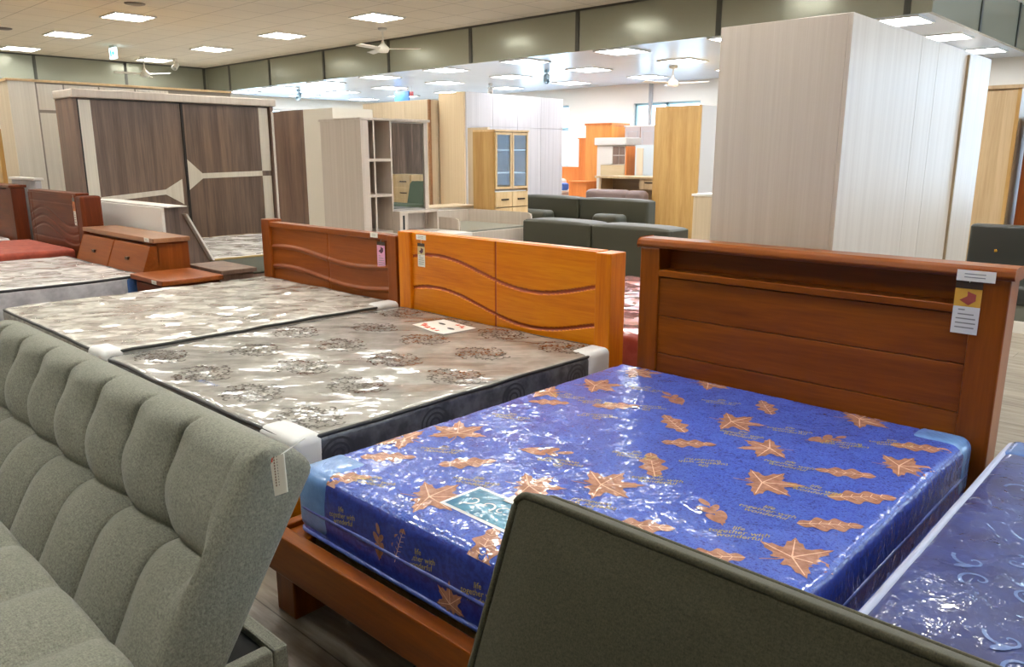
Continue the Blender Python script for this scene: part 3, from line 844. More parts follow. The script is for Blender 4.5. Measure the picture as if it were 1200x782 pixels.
def grey_decals(mb, ztop):
    def at(x, y, off):
        x = min(max(x, GX0 + .03), GX1 - .03); y = min(max(y, GY0 + .03), GY1 - .03)
        return (x, y, ztop(x, y) + off)
    pr = Printer(mb, at, .002)
    rnd = random.Random(11)
    k = 0
    for iy in range(5):
        for ix in range(4):
            x = GX0 + .22 + .47 * ix + (.235 if iy % 2 else 0); y = GY0 + .2 + .4 * iy
            if x > GX1 - .12: continue
            for j in range(44):
                a = j * 2.4; rr = .155 * math.sqrt((j + .4) / 44)
                ox, oy = rr * math.cos(a), rr * .8 * math.sin(a)
                pr.strip([(px + ox, py + oy) for px, py in spiral(.027, 1.2, a + 1, 1 if j % 2 else -1)], .0055, x, y, 0, 2)
    pr2 = Printer(mb, at, .0026)
    p = atz(240, 450, GZ1)
    put_text(pr2, 'Mattress', p.x, p.y, .05, .1, 3)
    # side rosettes
    def at3(y, z, off): return (GX1 + off, y, z)
    ps = Printer(mb, at3, .0016)
    for y in (1.62, 2.12, 2.62, 3.1):
        for rr in (.075, .05, .025):
            ps.strip([(rr * math.cos(q * PI / 10), rr * math.sin(q * PI / 10) * .9) for q in range(21)], .005, y, .41, 0, 4, taper=False)
M_bluetext = mottled('blue lettering print', '5a6c9a', '7183ab', 20, filmB)
M_sidescroll = plain('dark side rosette', '33353a', .6)
mt, zt = make_mattress('satin_mattress', 'grey satin plastic-wrapped mattress with dark scroll medallions on the orange bed', GX0, GX1, GY0, GY1, GZ0, GZ1, .035,
                   [M_satin, M_satin_side, M_scroll, M_bluetext, M_sidescroll], uG, decals=grey_decals, step=.045, pip=(M_blackpipe, .009), sidewave=.003)
corner(mt, GX1, GY0, 1, -1, .26, .13, GZ0 + .01, GZ1, .035, M_foam, 'white foam corner', pad=.008)
corner(mt, GX1, GY1, 1, 1, .13, .2, GZ0 + .01, GZ1, .035, M_foam, 'white foam corner', pad=.008)
# printed sheet near the headboard
c = atz(520, 384, GZ1)
mb = MB(); w, h = .17, .12
def sheet_at(x, y): return zt(c.x + x, c.y + y) + .006
def quadsheet(pts, lift, mi):
    ca, sa = math.cos(-.12), math.sin(-.12)
    vs = []
    for x, y in pts:
        X, Y = x * ca - y * sa, x * sa + y * ca
        vs.append((c.x + X, c.y + Y, sheet_at(X, Y) + lift))
    mb.add(vs, [tuple(range(len(pts)))], mi)
for i in range(6):
    for j in range(4):
        xa, xb = -w + 2 * w * i / 6, -w + 2 * w * (i + 1) / 6; ya, yb = -h + 2 * h * j / 4, -h + 2 * h * (j + 1) / 4
        quadsheet([(xa, ya), (xb, ya), (xb, yb), (xa, yb)], 0, 0)
for (x, y) in ((-.06, .03), (.075, .0)):
    quadsheet([(x + .035 * math.cos(q * PI / 6), y + .013 * math.sin(q * PI / 6)) for q in range(12)], .0015, 1)
for (x, y, r) in ((-.1, -.075, .03), (-.05, -.085, .028), (0, -.08, .024), (-.13, -.05, .02), (.05, -.085, .02), (.03, .085, .022), (.08, .08, .026), (.11, .06, .016)):
    quadsheet([(x + r * (1 if q % 2 else .55) * math.cos(q * PI / 5), y + r * (1 if q % 2 else .55) * math.sin(q * PI / 5)) for q in range(10)], .0015, 2)
mb.obj('paper_sheet', [M_paperwhite, M_ink, plain('red blossom print', 'd4573a', .6)], mt, label='white printed sheet with red blossoms')

# --- silver grey mattress on the red brown bed
filmC = dict(facet=(11, (.7, 1.2, 1), -.8, .3, 1.2), scale=4, stretch=(.8, 1.3, 1), rot=-.8, strength=1, dist=.01, fine=(9, .12), sharp=.1, soft=.4, cr=.3, rough=.07)
M_silver = mottled('silver beige quilted cloth', 'aeaa9e', 'cac6ba', 18, filmC, None, .55, 3, .3)
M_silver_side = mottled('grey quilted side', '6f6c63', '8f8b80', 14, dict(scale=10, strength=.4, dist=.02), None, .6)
SX0, SX1, SY0, SY1, SZ0, SZ1 = -6.13, -4.31, 1.42, 3.41, .285, .53
uS = und(.009, 2.6, 21, .007, 8.5)
M_darkpipe = plain('dark grey welt', '2e2f2c', .5)
mt, zt = make_mattress('silver_mattress', 'silver beige quilted plastic-wrapped mattress on the red brown bed', SX0, SX1, SY0, SY1, SZ0, SZ1, .04,
                   [M_silver, M_silver_side], uS, step=.04, pip=(M_darkpipe, .009))
corner(mt, SX1, SY1, 1, 1, .12, .2, SZ0 + .01, SZ1, .035, M_foam, 'white foam corner', pad=.008)
corner(mt, SX1, SY0, 1, -1, .2, .12, SZ0 + .01, SZ1, .035, M_foam, 'white foam corner', pad=.008)

# --- navy mattress at the right
filmD = dict(facet=(22, (1, 1, 1), 0, .2, 2.6), scale=7, stretch=(1, 1, 1), rot=.5, strength=1, dist=.02, fine=(22, .14), sharp=.08, soft=.36, cr=.5, rough=.03)
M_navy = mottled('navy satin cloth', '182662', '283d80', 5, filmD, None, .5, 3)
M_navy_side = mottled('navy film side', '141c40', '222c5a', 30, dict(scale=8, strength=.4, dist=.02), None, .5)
M_paleblue = mottled('pale blue scroll print', '4f6aa4', '6a84b8', 20, filmD)
M_whitepipe = plain('pale welt', 'a9b1ca', .5)
NX0, NX1, NY0, NY1, NZ0, NZ1 = -.525, 1.35, 1.3, 3.26, .05, .52
def navy_decals(mb, ztop):
    def at(x, y, off):
        x = min(max(x, NX0 + .05), NX1 - .05); y = min(max(y, NY0 + .05), NY1 - .05)
        return (x, y, ztop(x, y) + off)
    pr = Printer(mb, at, .002); rnd = random.Random(5)
    for iy in range(6):
        for ix in range(5):
            x = NX0 + .22 + .37 * ix + (.15 if iy % 2 else 0); y = NY0 + .2 + .32 * iy; rot = rnd.uniform(0, 6)
            for j in range(5):
                a = j * 1.25
                pr.strip([(px + .09 * math.cos(a), py + .09 * math.sin(a)) for px, py in spiral(.05, 1.2, a, 1 if j % 2 else -1)], .005, x, y, rot, 2)
            for j in range(3):
                pr.poly(ellipse(.05, .5, .2, .1 * math.cos(j * 2.1), .1 * math.sin(j * 2.1), j * 2.1 + .5), x, y, rot, 2, centre=(.1 * math.cos(j * 2.1), .1 * math.sin(j * 2.1)))
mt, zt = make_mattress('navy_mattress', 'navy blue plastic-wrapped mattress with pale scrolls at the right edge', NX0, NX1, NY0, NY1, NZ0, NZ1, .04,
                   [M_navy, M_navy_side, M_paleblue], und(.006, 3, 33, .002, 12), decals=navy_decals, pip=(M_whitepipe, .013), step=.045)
corner(mt, NX0, NY1, -1, 1, .22, .2, .2, NZ1, .04, M_navycorner, 'plain blue film corner cap', pad=.006)
t = thing('mattress_base', 'dark low platform under the navy mattress', 'bed base', (.4, 2.3, 0))
MB().box(-.45, 1.3, 1.35, 3.2, .012, .05).obj('platform', M_dark, t); MB().box(-.4, 1.25, 1.4, 3.15, 0, .012).obj('foot', M_dark, t)

# --- white mattress and drawer bed
filmE = dict(facet=(9, (.75, 1.2, 1), -.8, .2, 1.2), scale=6, stretch=(1, 1, 1), rot=0, strength=1, dist=.03, fine=(10, .1), sharp=.1, soft=.35, cr=.25, rough=.07)
M_whitequilt = mottled('white quilted cloth', 'c9c5bf', 'e2dfd9', 14, filmE, None, .6, 3, .3)
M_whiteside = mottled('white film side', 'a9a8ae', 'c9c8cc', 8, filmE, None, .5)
mt, zt = make_mattress('white_mattress', 'white quilted plastic-wrapped mattress in front of the drawer headboard', -8.7, -6.81, .75, 2.66, .3, .547, .04,
                   [M_whitequilt, M_whiteside], und(.01, 2.4, 41, .006, 9), pip=(M_blackpipe, .012))
corner(mt, -6.81, 2.66, 1, 1, .1, .16, .31, .53, .035, M_navycorner, 'blue film corner cap', pad=.008)
t = thing('drawer_bed', 'brown bed whose headboard box has two slanted drawers and a tan shelf top', 'bed', (-7.8, 2, 0), 'display beds')
MB().prism('x', [(2.83, .3), (2.83, .8), (3.1, .8), (3.1, .3)], -8.5, -6.9).obj('headboard_box', M_red_brown_v, t, bevel=.004)
MB().box(-8.54, -6.86, 2.78, 3.11, .8, .84).obj('shelf_top', M_tan_top, t, bevel=.006)
for k in range(2):
    xa = -8.5 + .805 * k
    d = MB().prism('x', [(2.67, .5), (2.77, .77), (2.83, .77), (2.83, .5)], xa, xa + .795).obj('drawer', M_red_brown, t, bevel=.004)
    MB().box(xa + .37, xa + .43, 2.705, 2.74, .63, .655).obj('knob', M_handle, d, root=t)
MB().box(-8.52, -6.86, .72, 2.83, .12, .295).obj('bed_base', M_dark_red, t, bevel=.005)
mb = MB()
for x in (-8.5, -6.96):
    for y in (.75, 2.7): mb.box(x, x + .08, y, y + .08, 0, .12)
mb.obj('feet', M_dark_red_v, t)
sticker(t, -6.99, .822, .1, .036, 2.78)
# nightstands
t = thing('nightstand', 'red brown nightstand with a white sticker beside the white mattress', 'nightstand', (-6.47, 2.8, 0))
MB().box(-6.78, -6.15, 2.53, 3.04, .535, .575).obj('stand_top', M_red_brown, t, bevel=.006)
MB().box(-6.75, -6.18, 2.57, 3.02, .06, .535).obj('body', M_dark_red_v, t, bevel=.004)
for k in range(2):
    d = MB().box(-6.72, -6.21, 2.555, 2.57, .08 + .23 * k, .29 + .23 * k).obj('drawer', M_dark_red, t, bevel=.003)
    MB().box(-6.5, -6.43, 2.54, 2.555, .18 + .23 * k, .195 + .23 * k).obj('knob', M_handle, d, root=t)
MB().box(-6.7, -6.23, 2.6, 2.98, 0, .06).obj('plinth', M_dark_red, t)
sticker(t, -6.3, .553, .09, .03, 2.53)
t = thing('nightstand', 'grey brown nightstand standing behind the red brown one', 'nightstand', (-6.7, 3.25, 0))
MB().box(-7.0, -6.36, 3.125, 3.46, .535, .575).obj('stand_top', M_walnut_side, t, bevel=.005)
MB().box(-6.97, -6.39, 3.14, 3.44, .0, .535).obj('body', M_walnut_side, t, bevel=.004)
MB().box(-6.95, -6.41, 3.44, 3.455, .1, .5).obj('drawer', M_walnut, t)

# --- wavy bed with red cover, dark bed at the left edge
t = thing('wavy_bed', 'dark red-brown bed with three wavy grooves on its headboard at far left', 'bed', (-9.6, 2, 0), 'display beds')
RY = 2.8
def rdep(x, z):
    u = (x + 10.2) / 1.55; d = 9
    for b in (.93, .84, .75):
        d = min(d, abs(z - (b - .07 * math.sin(u * 2 * PI * 1.02 - .35) * -1 - .05 * u)))
    e = max(groove(d, .016, .01), groove(abs(z - 1.055), .01, .008), groove(abs(z - .665), .01, .006), groove(abs(x + 10.1), .01, .008))
    return e
mb = MB(); relief(mb, -10.2, -8.72, .3, 1.14, RY, RY + .08, rdep, 170, 100)
mb.obj('headboard_panel', M_dark_red, t, smooth=True)
MB().box(-10.21, -8.68, RY, RY + .13, 1.14, 1.165).obj('top_rail', M_dark_red, t, bevel=.008)
MB().box(-8.72, -8.56, RY - .0, RY + .2, 0, 1.14).obj('headboard_post', M_dark_red_v, t, bevel=.02)
MB().box(-10.24, -10.2, RY, RY + .15, 0, 1.14).obj('headboard_post', M_dark_red_v, t, bevel=.008)
MB().box(-10.25, -8.8, .9, RY, .12, .3).obj('bed_base', M_dark_red, t)
MB().box(-10.2, -8.86, 1, RY - .1, 0, .12).obj('plinth', M_dark_red, t)
price_tag('narrow white and orange price tag at the right edge of the wavy headboard', -8.76, .98, .06, .28, RY - .001, plain('orange tag', 'd88a48', .5), M_paperwhite, M_picred)
M_redcloth = mottled('rust red cloth', '8a3420', 'a4452c', 12, None, None, .7)
make_mattress('red_mattress', 'rust red mattress on the wavy bed behind the white mattress', -10.25, -8.8, .95, 2.78, .3, .6, .04, [M_redcloth, M_redcloth], und(.006, 2.5, 51))
t = thing('dark_bed', 'dark mahogany headboard end cut by the left picture edge', 'bed', (-11.4, 2.5, 0), 'display beds')
MB().box(-11.06, -10.87, 2.8, 2.95, 0, 1.16).obj('headboard_post', M_dark_red_v, t, bevel=.01)
MB().box(-12.4, -11.06, 2.83, 2.93, .3, 1.14).obj('headboard_panel', M_dark_red, t, bevel=.01)
MB().box(-12.45, -10.86, 2.78, 2.97, 1.16, 1.19).obj('top_rail', M_dark_red, t, bevel=.006)
MB().box(-12.4, -10.9, 1.0, 2.8, .1, .42).obj('bed_base', M_dark_red, t); MB().box(-12.3, -11, 1.1, 2.7, 0, .1).obj('plinth', M_dark_red, t)
single(MB().soft(-12.35, -10.95, 1.05, 2.75, .42, .56, .04, .2), 'thin_mattress', M_whitequilt, 'white thin mattress on the dark mahogany bed at the picture edge', 'mattress', (-11.6, 1.9, .42), 'display mattresses', smooth=True)
t = thing('white_headboard', 'low pale headboard panel standing behind the dark mahogany bed', 'headboard', (-11.3, 3.15, 0))
MB().box(-11.75, -10.8, 3.05, 3.12, 0, 1.24).obj('panel', M_pale_grey, t, bevel=.01)
MB().box(-11.78, -10.77, 3.03, 3.14, 1.24, 1.27).obj('cap', M_white, t, bevel=.006)

# --- grey brown bed, its back turned, behind the drawer bed
t = thing('walnut_bed', 'grey walnut bed with a white panelled leaning headboard, seen from behind', 'bed', (-8.5, 4.4, 0), 'display beds')
MB().box(-9.5, -7.68, 3.22, 3.25, .3, 1.045).obj('back_panel', M_white, t, bevel=.003)
MB().prism('x', [(3.25, .3), (3.25, 1.05), (3.5, 1.05), (3.42, .98), (3.66, .5), (3.66, .3)], -9.5, -7.68).obj('headboard_box', M_walnut, t)
MB().prism('x', [(3.25, 1.05), (3.25, 1.06), (3.44, 1.06), (3.44, 1.05)], -9.5, -7.6).obj('edge_strip', M_white, t)
MB().prism('x', [(3.43, .98), (3.45, .98), (3.69, .5), (3.67, .5)], -7.7, -7.62).obj('edge_strip', M_white, t)
MB().box(-9.55, -7.68, 3.22, 5.6, .1, .3).obj('bed_base', M_walnut_side, t); MB().box(-9.4, -7.8, 3.4, 5.4, 0, .1).obj('plinth', M_dark, t)
mt, zt = make_mattress('plain_mattress', 'pale plastic-wrapped mattress lying before the dark sliding wardrobe', -9.85, -7.68, 3.7, 5.55, .3, .505, .04,
                   [M_whitequilt, plain('grey green side', '6f7266', .6)], und(.008, 2.4, 61, .004, 9), pip=(plain('ochre welt', '9a8450', .6), .012))

# --- red wrapped mattress seen through the gap
t = thing('gap_bed_base', 'low base under the rose red mattress behind the orange headboard', 'bed base', (-3, 4.8, 0))
MB().box(-3.95, -2.05, 3.82, 5.75, .1, .26).obj('platform', M_walnut_side, t); MB().box(-3.8, -2.2, 4, 5.6, 0, .1).obj('plinth', M_dark, t)
M_rose = mottled('rose red cloth', '963c34', 'b05a4e', 9, filmC, None, .6)
make_mattress('rose_mattress', 'rose red plastic-wrapped mattress glimpsed between the orange and cherry headboards', -3.97, -2.03, 3.8, 5.75, .26, .5, .04, [M_rose, M_rose], und(.006, 3, 71, .003, 9))

# ------------------------------------------------------------------ grey sofa bed
t = thing('grey_sofa_bed', 'light grey fabric sofa bed with a tufted reclined back, lower left foreground', 'sofa', (-2.6, .4, 0), 'sofas')
GL, GR = -3.86, -1.645
B0 = Vector((0, .50, .28)); T0 = Vector((0, .880, .886))
us = (T0 - B0); LB = us.length; us.normalize(); ns = Vector((0, -us.z, us.y))
seams = [-2.0 - .288 * k for k in range(7)]
s_cr = (Vector((0, .55, .36)) + us * .29 - B0).length
def pad_back(x, s):
    """bulge of the tufted front"""
    edge = 1.0
    h = .012 * math.sin(min(1, max(0, (x - GL) / (GR - GL))) * PI)
    # mid crease
    dc = abs(s - s_cr)
    fadex = 1 if x < -1.73 else max(0, 1 - (x + 1.73) / .05)
    cre = .04 * math.exp(-(dc / .018)) + .034 * math.exp(-(dc / .075) ** 2)
    h -= cre * fadex
    dmin = min(abs(x - sx - (-.065 * math.sin(PI * min(1, max(0, (s - s_cr) / (LB - s_cr - .02)))) if s > s_cr else .08 * (1 - s / s_cr))) for sx in seams)
    f = 1.0
    if s > s_cr:
        f = max(0, min(1, (LB - .01 - s) / .16)); f = f * f * (3 - 2 * f)
    f2 = max(0, min(1, (LB + .03 - s) / .07)) if s > s_cr else 1
    h -= f2 * .03 * math.exp(-dmin / .008) + f * .038 * math.exp(-(dmin / .08) ** 2)
    # pinched points
    for sx in seams:
        dd = math.hypot(x - sx, (s - s_cr) * 1.2)
        h -= .03 * math.exp(-(dd / .035) ** 2)
        # puckers
    # stitched border line at the right end
    if x > -1.8: h -= .004 * math.exp(-abs(x + 1.72 - .02 * (s_cr - s)) / .006) * (1 if s > s_cr - .02 else 0)
    return h
prof = []
TH = .19; RR = .085
for k in range(120): prof.append((LB * k / 119 * (1 - RR / LB), 0, 1))
c_s = LB - RR
for k in range(1, 10):
    a = PI / 2 * k / 9
    prof.append((c_s + RR * math.sin(a), -(RR - RR * math.cos(a)), max(0, 1 - k / 6)))
for k in range(1, 10):
    a = PI / 2 * k / 9
    prof.append((c_s + RR * math.cos(a), -(TH - RR) - RR * math.sin(a), 0))
for k in range(1, 12): prof.append((c_s * (1 - k / 11) + 0.0, -TH, 0))
for k in range(1, 5): prof.append((0, -TH + TH * k / 5, 0))
mb = MB(); nx = 440; cs, cd = LB * .5, -TH / 2
rows_ = []
for i in range(nx + 1):
    # denser near both ends
    x = GL + (GR - GL) * i / nx
    e = min(x - GL, GR - x); re = .045
    k = 1.0
    if e < re: k = math.sqrt(max(0, 1 - ((re - e) / re) ** 2))
    ins = re * (1 - k)
    ring = []
    for s, d, w in prof:
        ss = min(max(s, ins), LB - ins); dd = min(max(d, -TH + ins), -ins)
        p = B0 + us * ss + ns * (dd + (pad_back(x, s) * w * (1 if e > re else k)))
        ring.append(len(mb.v)); mb.v.append((x, p.y, p.z))
    rows_.append(ring)
n = len(prof)
for i in range(nx):
    for j in range(n):
        mb.f.append([rows_[i][j], rows_[i][(j + 1) % n], rows_[i + 1][(j + 1) % n], rows_[i + 1][j]]); mb.m.append(0)
mb.f.append(rows_[0][::-1]); mb.m.append(0); mb.f.append(rows_[-1]); mb.m.append(0)
mb.obj('backrest', M_grey_fab, t, smooth=True)
# seat with channels running front to back
sseams = [-1.885 - .335 * k for k in range(6)]
def seat_disp(w, nrm):
    if nrm.z > .2:
        d = min(abs(w.x - q) for q in sseams); dy = abs(w.y - .02)
        k = min(1, nrm.z)
        dz = -.016 * math.exp(-d / .014) - .018 * math.exp(-(d / .07) ** 2) - .016 * math.exp(-dy / .014) - .014 * math.exp(-(dy / .06) ** 2)
        return w + Vector((0, 0, dz * k))
    return w
MB().soft(GL + .02, GR - .03, -.5, .56, .2, .44, .06, .022, 4, seat_disp).obj('seat', M_grey_fab, t, smooth=True)
MB().box(GL + .1, -1.755, -.42, .5, .06, .235).obj('base', M_grey_fab, t, bevel=.01)
mb = MB()
mb.box(GL + .1, -1.755, .92, .965, .06, .235); mb.box(-1.80, -1.755, .5, .92, .06, .235); mb.box(GL + .1, GL + .145, .5, .92, .06, .235)
mb.obj('base_rim', M_grey_fab, t, bevel=.008)
MB().box(GL + .145, -1.80, .5, .92, .1, .215).obj('base_lining', M_grey_dark, t)
for x in (GL + .2, -1.9):
    for y in (-.35, .85): MB().lathe(x, y, [(.02, 0), (.025, .02), (.03, .065)], 12).obj('leg', M_black, t, smooth=True)
# sewn-in tag hanging at the end of the back
pt = B0 + us * (LB - .05); tx = GR - .075
t2 = thing('hanging_tag', 'white paper tag with a red mark hanging from the grey sofa back', 'tag', (tx, pt.y - .05, .75))
pa = aty(328, 537, .78)
def tp(px, py):
    q = atz(px, py, .80); d = ray(px, py)
    # lies in a plane just in front of the sofa end
    k = .775 / d.y; return Vector((0, 0, CAMZ)) + d * k
cs_ = [(332, 532), (336.5, 577), (322, 582), (317, 545), (322, 535)]
qs = [tp(*p) for p in cs_]
mb = MB(); th = Vector((0, .0025, 0))
mb.add([q for q in qs] + [q + th for q in qs], [(0, 1, 2, 3, 4), (9, 8, 7, 6, 5)] + [(i, i + 5, (i + 1) % 5 + 5, (i + 1) % 5) for i in range(5)], 0)
mb.obj('card', M_paperwhite, t2)
up = (qs[0] - qs[1]).normalized(); sd = (qs[1] - qs[2]).normalized(); fr = Vector((0, -.0008, 0))
mb = MB(); base = qs[2] + up * .02 + sd * .012
for k in range(11):
    b = base + up * .0062 * k
    mb.add([b + fr, b + sd * .006 + fr, b + sd * .006 + up * .0042 + fr, b + up * .0042 + fr], [(0, 1, 2, 3)], 0)
    b = b + sd * .014
    mb.add([b + fr, b + sd * .004 + fr, b + sd * .004 + up * .003 + fr, b + up * .003 + fr], [(0, 1, 2, 3)], 1)
mb.obj('printed_letters', [plain('tag letter brown', '8a6e62', .6), M_ink_grey], t2)
mb = MB(); b = qs[3] + sd * .006 + up * .004
mb.add([b + fr, b + sd * .007 + fr, b + sd * .009 + up * .01 + fr, b + sd * .003 + up * .008 + fr], [(0, 1, 2, 3)]); mb.obj('red_mark', plain('tag red', 'd8402c', .6), t2)
MB().tube([qs[0] - sd * .012, qs[0] - sd * .014 + up * .02 + Vector((0, .06, 0))], .0012, 6).obj('string', M_white_metal, t2)

# ------------------------------------------------------------------ dark olive sofa in front
t = thing('olive_sofa', 'dark olive fabric sofa with a flat piped back across the bottom foreground', 'sofa', (-.1, .7, 0), 'sofas')
QL, QR = -1.045, .95
B2 = Vector((0, .885, .30)); T2 = Vector((0, 1.122, .862))
u2 = (T2 - B2); L2 = u2.length; u2.normalize(); n2 = Vector((0, -u2.z, u2.y))
def slab_pts(x, s, d): 
    p = B2 + u2 * s + n2 * d; return (x, p.y, p.z)
mb = MB(); TH2 = .1
tmp = MB().soft(QL, QR, 0, L2, -TH2, 0, .028, .03, 5)
def bulge(x, s, d):
    if d > -.05:
        ex = min(x - QL, QR - x, s, L2 - s)
        return .018 * (1 - math.exp(-max(0, ex - .03) / .06))
    return 0
mb.add([slab_pts(x, s, d + bulge(x, s, d)) for x, s, d in tmp.v], tmp.f)
mb.obj('backrest', M_green_fab, t, smooth=True)
def rect_ring(off, d, rc=.03):
    pts = []
    for cx, cy, a0 in ((QR - rc - off, L2 - rc - off, 0), (QL + rc + off, L2 - rc - off, 90), (QL + rc + off, rc + off, 180), (QR - rc - off, rc + off, 270)):
        for k in range(6):
            a = math.radians(a0 + 90 * k / 5); pts.append((cx + rc * math.cos(a), cy + rc * math.sin(a)))
    out = []
    for i in range(len(pts)):
        p, q = pts[i], pts[(i + 1) % len(pts)]; m = max(1, int(math.hypot(q[0] - p[0], q[1] - p[1]) / .05))
        for j in range(m):
            out.append(slab_pts(p[0] + (q[0] - p[0]) * j / m, p[1] + (q[1] - p[1]) * j / m, d))
    return out
MB().tube(rect_ring(.006, -.006), .0085, 10, True).obj('piping', M_green_fab, t, smooth=True)
MB().tube(rect_ring(.006, -TH2 + .006), .0085, 10, True).obj('piping', M_green_fab, t, smooth=True)
MB().soft(QL, QR, .05, .86, .2, .42, .05, .08, 4).obj('seat', M_green_fab, t, smooth=True)
MB().box(QL + .05, QR - .05, .1, .98, .12, .2).obj('frame', M_dark, t, bevel=.005)
MB().prism('x', [(.9, .2), (.98, .2), (1.05, .42), (.97, .42)], QL + .08, QR - .08).obj('back_support', M_dark, t)
for x in (QL + .12, QR - .12):
    for y in (.16, .9): MB().lathe(x, y, [(.015, 0), (.022, .05), (.026, .125)], 12).obj('leg', M_black, t, smooth=True)

# ------------------------------------------------------------------ wardrobes and cabinets
# big pale wardrobe
t = thing('pale_wardrobe', 'tall pale ash wardrobe with glossy doors standing behind the cherry headboard', 'wardrobe', (-1.6, 4.5, 0), 'wardrobes')
WX, WY0, WY1, WZ = -1.32, 3.45, 5.72, 2.12
MB().box(-1.92, WX - .02, WY0, WY0 + .025, 0, WZ).obj('side_panel', M_pale_warm if False else M_pale, t, bevel=.002)
MB().box(-1.92, WX - .02, WY1 - .025, WY1, 0, WZ).obj('side_panel', M_pale, t, bevel=.002)
MB().box(-1.92, WX - .022, WY0 + .025, WY1 - .025, WZ - .025, WZ).obj('top_panel', M_pale, t)
MB().box(-1.92, -1.905, WY0 + .025, WY1 - .025, 0, WZ - .025).obj('back_panel', M_pale, t)
ys = [WY0, 4.36, 4.64, 5.20, WY1]
for k in range(4):
    y0, y1 = ys[k], ys[k + 1]
    d = MB().box(WX - .02, WX, y0 + .0015, y1 - .0015, .02, WZ).obj('door', M_pale, t, bevel=.0015)
    if k == 2:
        MB().box(WX, WX + .014, y1 - .022, y1 - .004, .1, WZ - .02).obj('handle', plain('beige handle strip', 'b3a083', .4, .3), d, root=t)
MB().box(-1.9, WX - .03, WY0 + .03, WY1 - .03, 0, .02).obj('plinth', M_dark, t)

def slide_wardrobe():
    t = thing('sliding_wardrobe', 'dark walnut sliding-door wardrobe with pale arrow bands and pale cornice', 'wardrobe', (-10.7, 4.75, 0), 'wardrobes')
    X = -10.4; y0, y1, zt_ = 3.45, 6.08, 2.31
    MB().box(X - .62, X - .0, y0, y0 + .04, 0, zt_ - .1).obj('side_panel', M_walnut_side, t)
    MB().box(X - .62, X - .0, y1 - .04, y1, 0, zt_ - .1).obj('side_panel', M_walnut_side, t)
    MB().box(X - .62, X - .6, y0 + .04, y1 - .04, 0, zt_ - .1).obj('back_panel', M_walnut_side, t)
    MB().box(X - .62, X + .045, y0 - .02, y1 + .03, zt_ - .1, zt_).obj('cornice', M_pale, t, bevel=.012)
    MB().box(X - .58, X - .02, y0 + .04, y1 - .04, 0, .06).obj('plinth', M_walnut_side, t)
    m = 4.75
    # left door, a little proud of the right one
    d = MB().box(X - .05, X - .03, y0 + .05, m + .02, .06, zt_ - .11).obj('door', M_walnut, t)
    MB().box(X - .03, X - .022, y0 + .06, y0 + .2, .06, zt_ - .12).obj('edge_strip', M_white_door, d, root=t)
    MB().box(X - .022, X - .018, y0 + .06, y0 + .2, .97, 1.03).obj('inlay_block', M_walnut, d, root=t)
    b = MB(); x0, x1 = X - .03, X - .024
    def yz(prof): b.prism('x', prof, x0, x1)
    yz([(y0 + .2, .97), (4.46, 1.035), (4.46, 1.10), (y0 + .2, 1.03)]); yz([(4.46, 1.035), (4.69, .9), (4.69, 1.23), (4.46, 1.10)])
    b.obj('arrow_band', M_white_door, d, root=t)
    d = MB().box(X - .085, X - .06, m, y1 - .05, .06, zt_ - .11).obj('door', M_walnut, t)
    MB().box(X - .06, X - .052, y1 - .2, y1 - .06, .06, zt_ - .12).obj('edge_strip', M_white_door, d, root=t)
    MB().box(X - .052, X - .048, y1 - .2, y1 - .06, 1.25, 1.32).obj('inlay_block', M_walnut, d, root=t)
    b = MB(); x0, x1 = X - .06, X - .054
    yz([(m + .04, 1.08), (4.99, 1.23), (4.99, 1.30), (m + .04, 1.49)]); yz([(4.99, 1.23), (y1 - .2, 1.25), (y1 - .2, 1.32), (4.99, 1.30)])
    b.obj('arrow_band', M_white_door, d, root=t)
    MB().box(X - .03, X - .012, m - .005, m + .025, .06, zt_ - .11).obj('door_edge', M_dark, t)
    MB().box(X - .03, X - .01, y0 + .04, y0 + .06, .06, zt_ - .11).obj('door_edge', M_dark, t)
slide_wardrobe()

t = thing('white_wardrobe', 'white grained wardrobe with four doors at far left behind the dark wardrobe', 'wardrobe', (-12.5, 4.6, 0), 'wardrobes')
X = -12.2
MB().box(X - .6, X - .02, 3.28, 3.6, 0, 2.5).obj('side_panel', M_pale_warm, t)
MB().box(X - .6, X - .02, 3.6, 6.4, 0, 2.5).obj('carcass', M_white_door, t)
MB().box(X - .62, X + .02, 3.26, 6.42, 2.5, 2.53).obj('top_panel', M_oak_light, t)
MB().box(X - .02, X, 3.28, 3.6, 0, 2.5).obj('front_stile', M_white_door, t)
for k, (y0, y1) in enumerate(((3.62, 3.94), (3.96, 4.4), (4.42, 4.9), (4.92, 5.4))):
    for z0, z1, nm in ((.02, 2.1, 'door'), (2.14, 2.48, 'door')):
        mb = MB().box(X - .02, X, y0, y1, z0, z1)
        if k % 2 == 1:
            for q in range(6): mb.box(X, X + .006, y0 + .03 + q * (y1 - y0) / 6, y0 + .06 + q * (y1 - y0) / 6, z0, z1)
        mb.obj(nm, M_white_door, t)
MB().box(X - .019, X - .01, 3.6, 6.4, 0, 2.5).obj('shadow_gap', plain('grey gap', '8d8376', .7), t)
single(MB().box(-13.9, -13.1, 3.3, 3.8, 0, 1.9), 'wood_board', M_oak, 'strip of yellow wood board at the extreme left picture edge', 'wood board', (-13.5, 3.5, 0), bevel=.004)

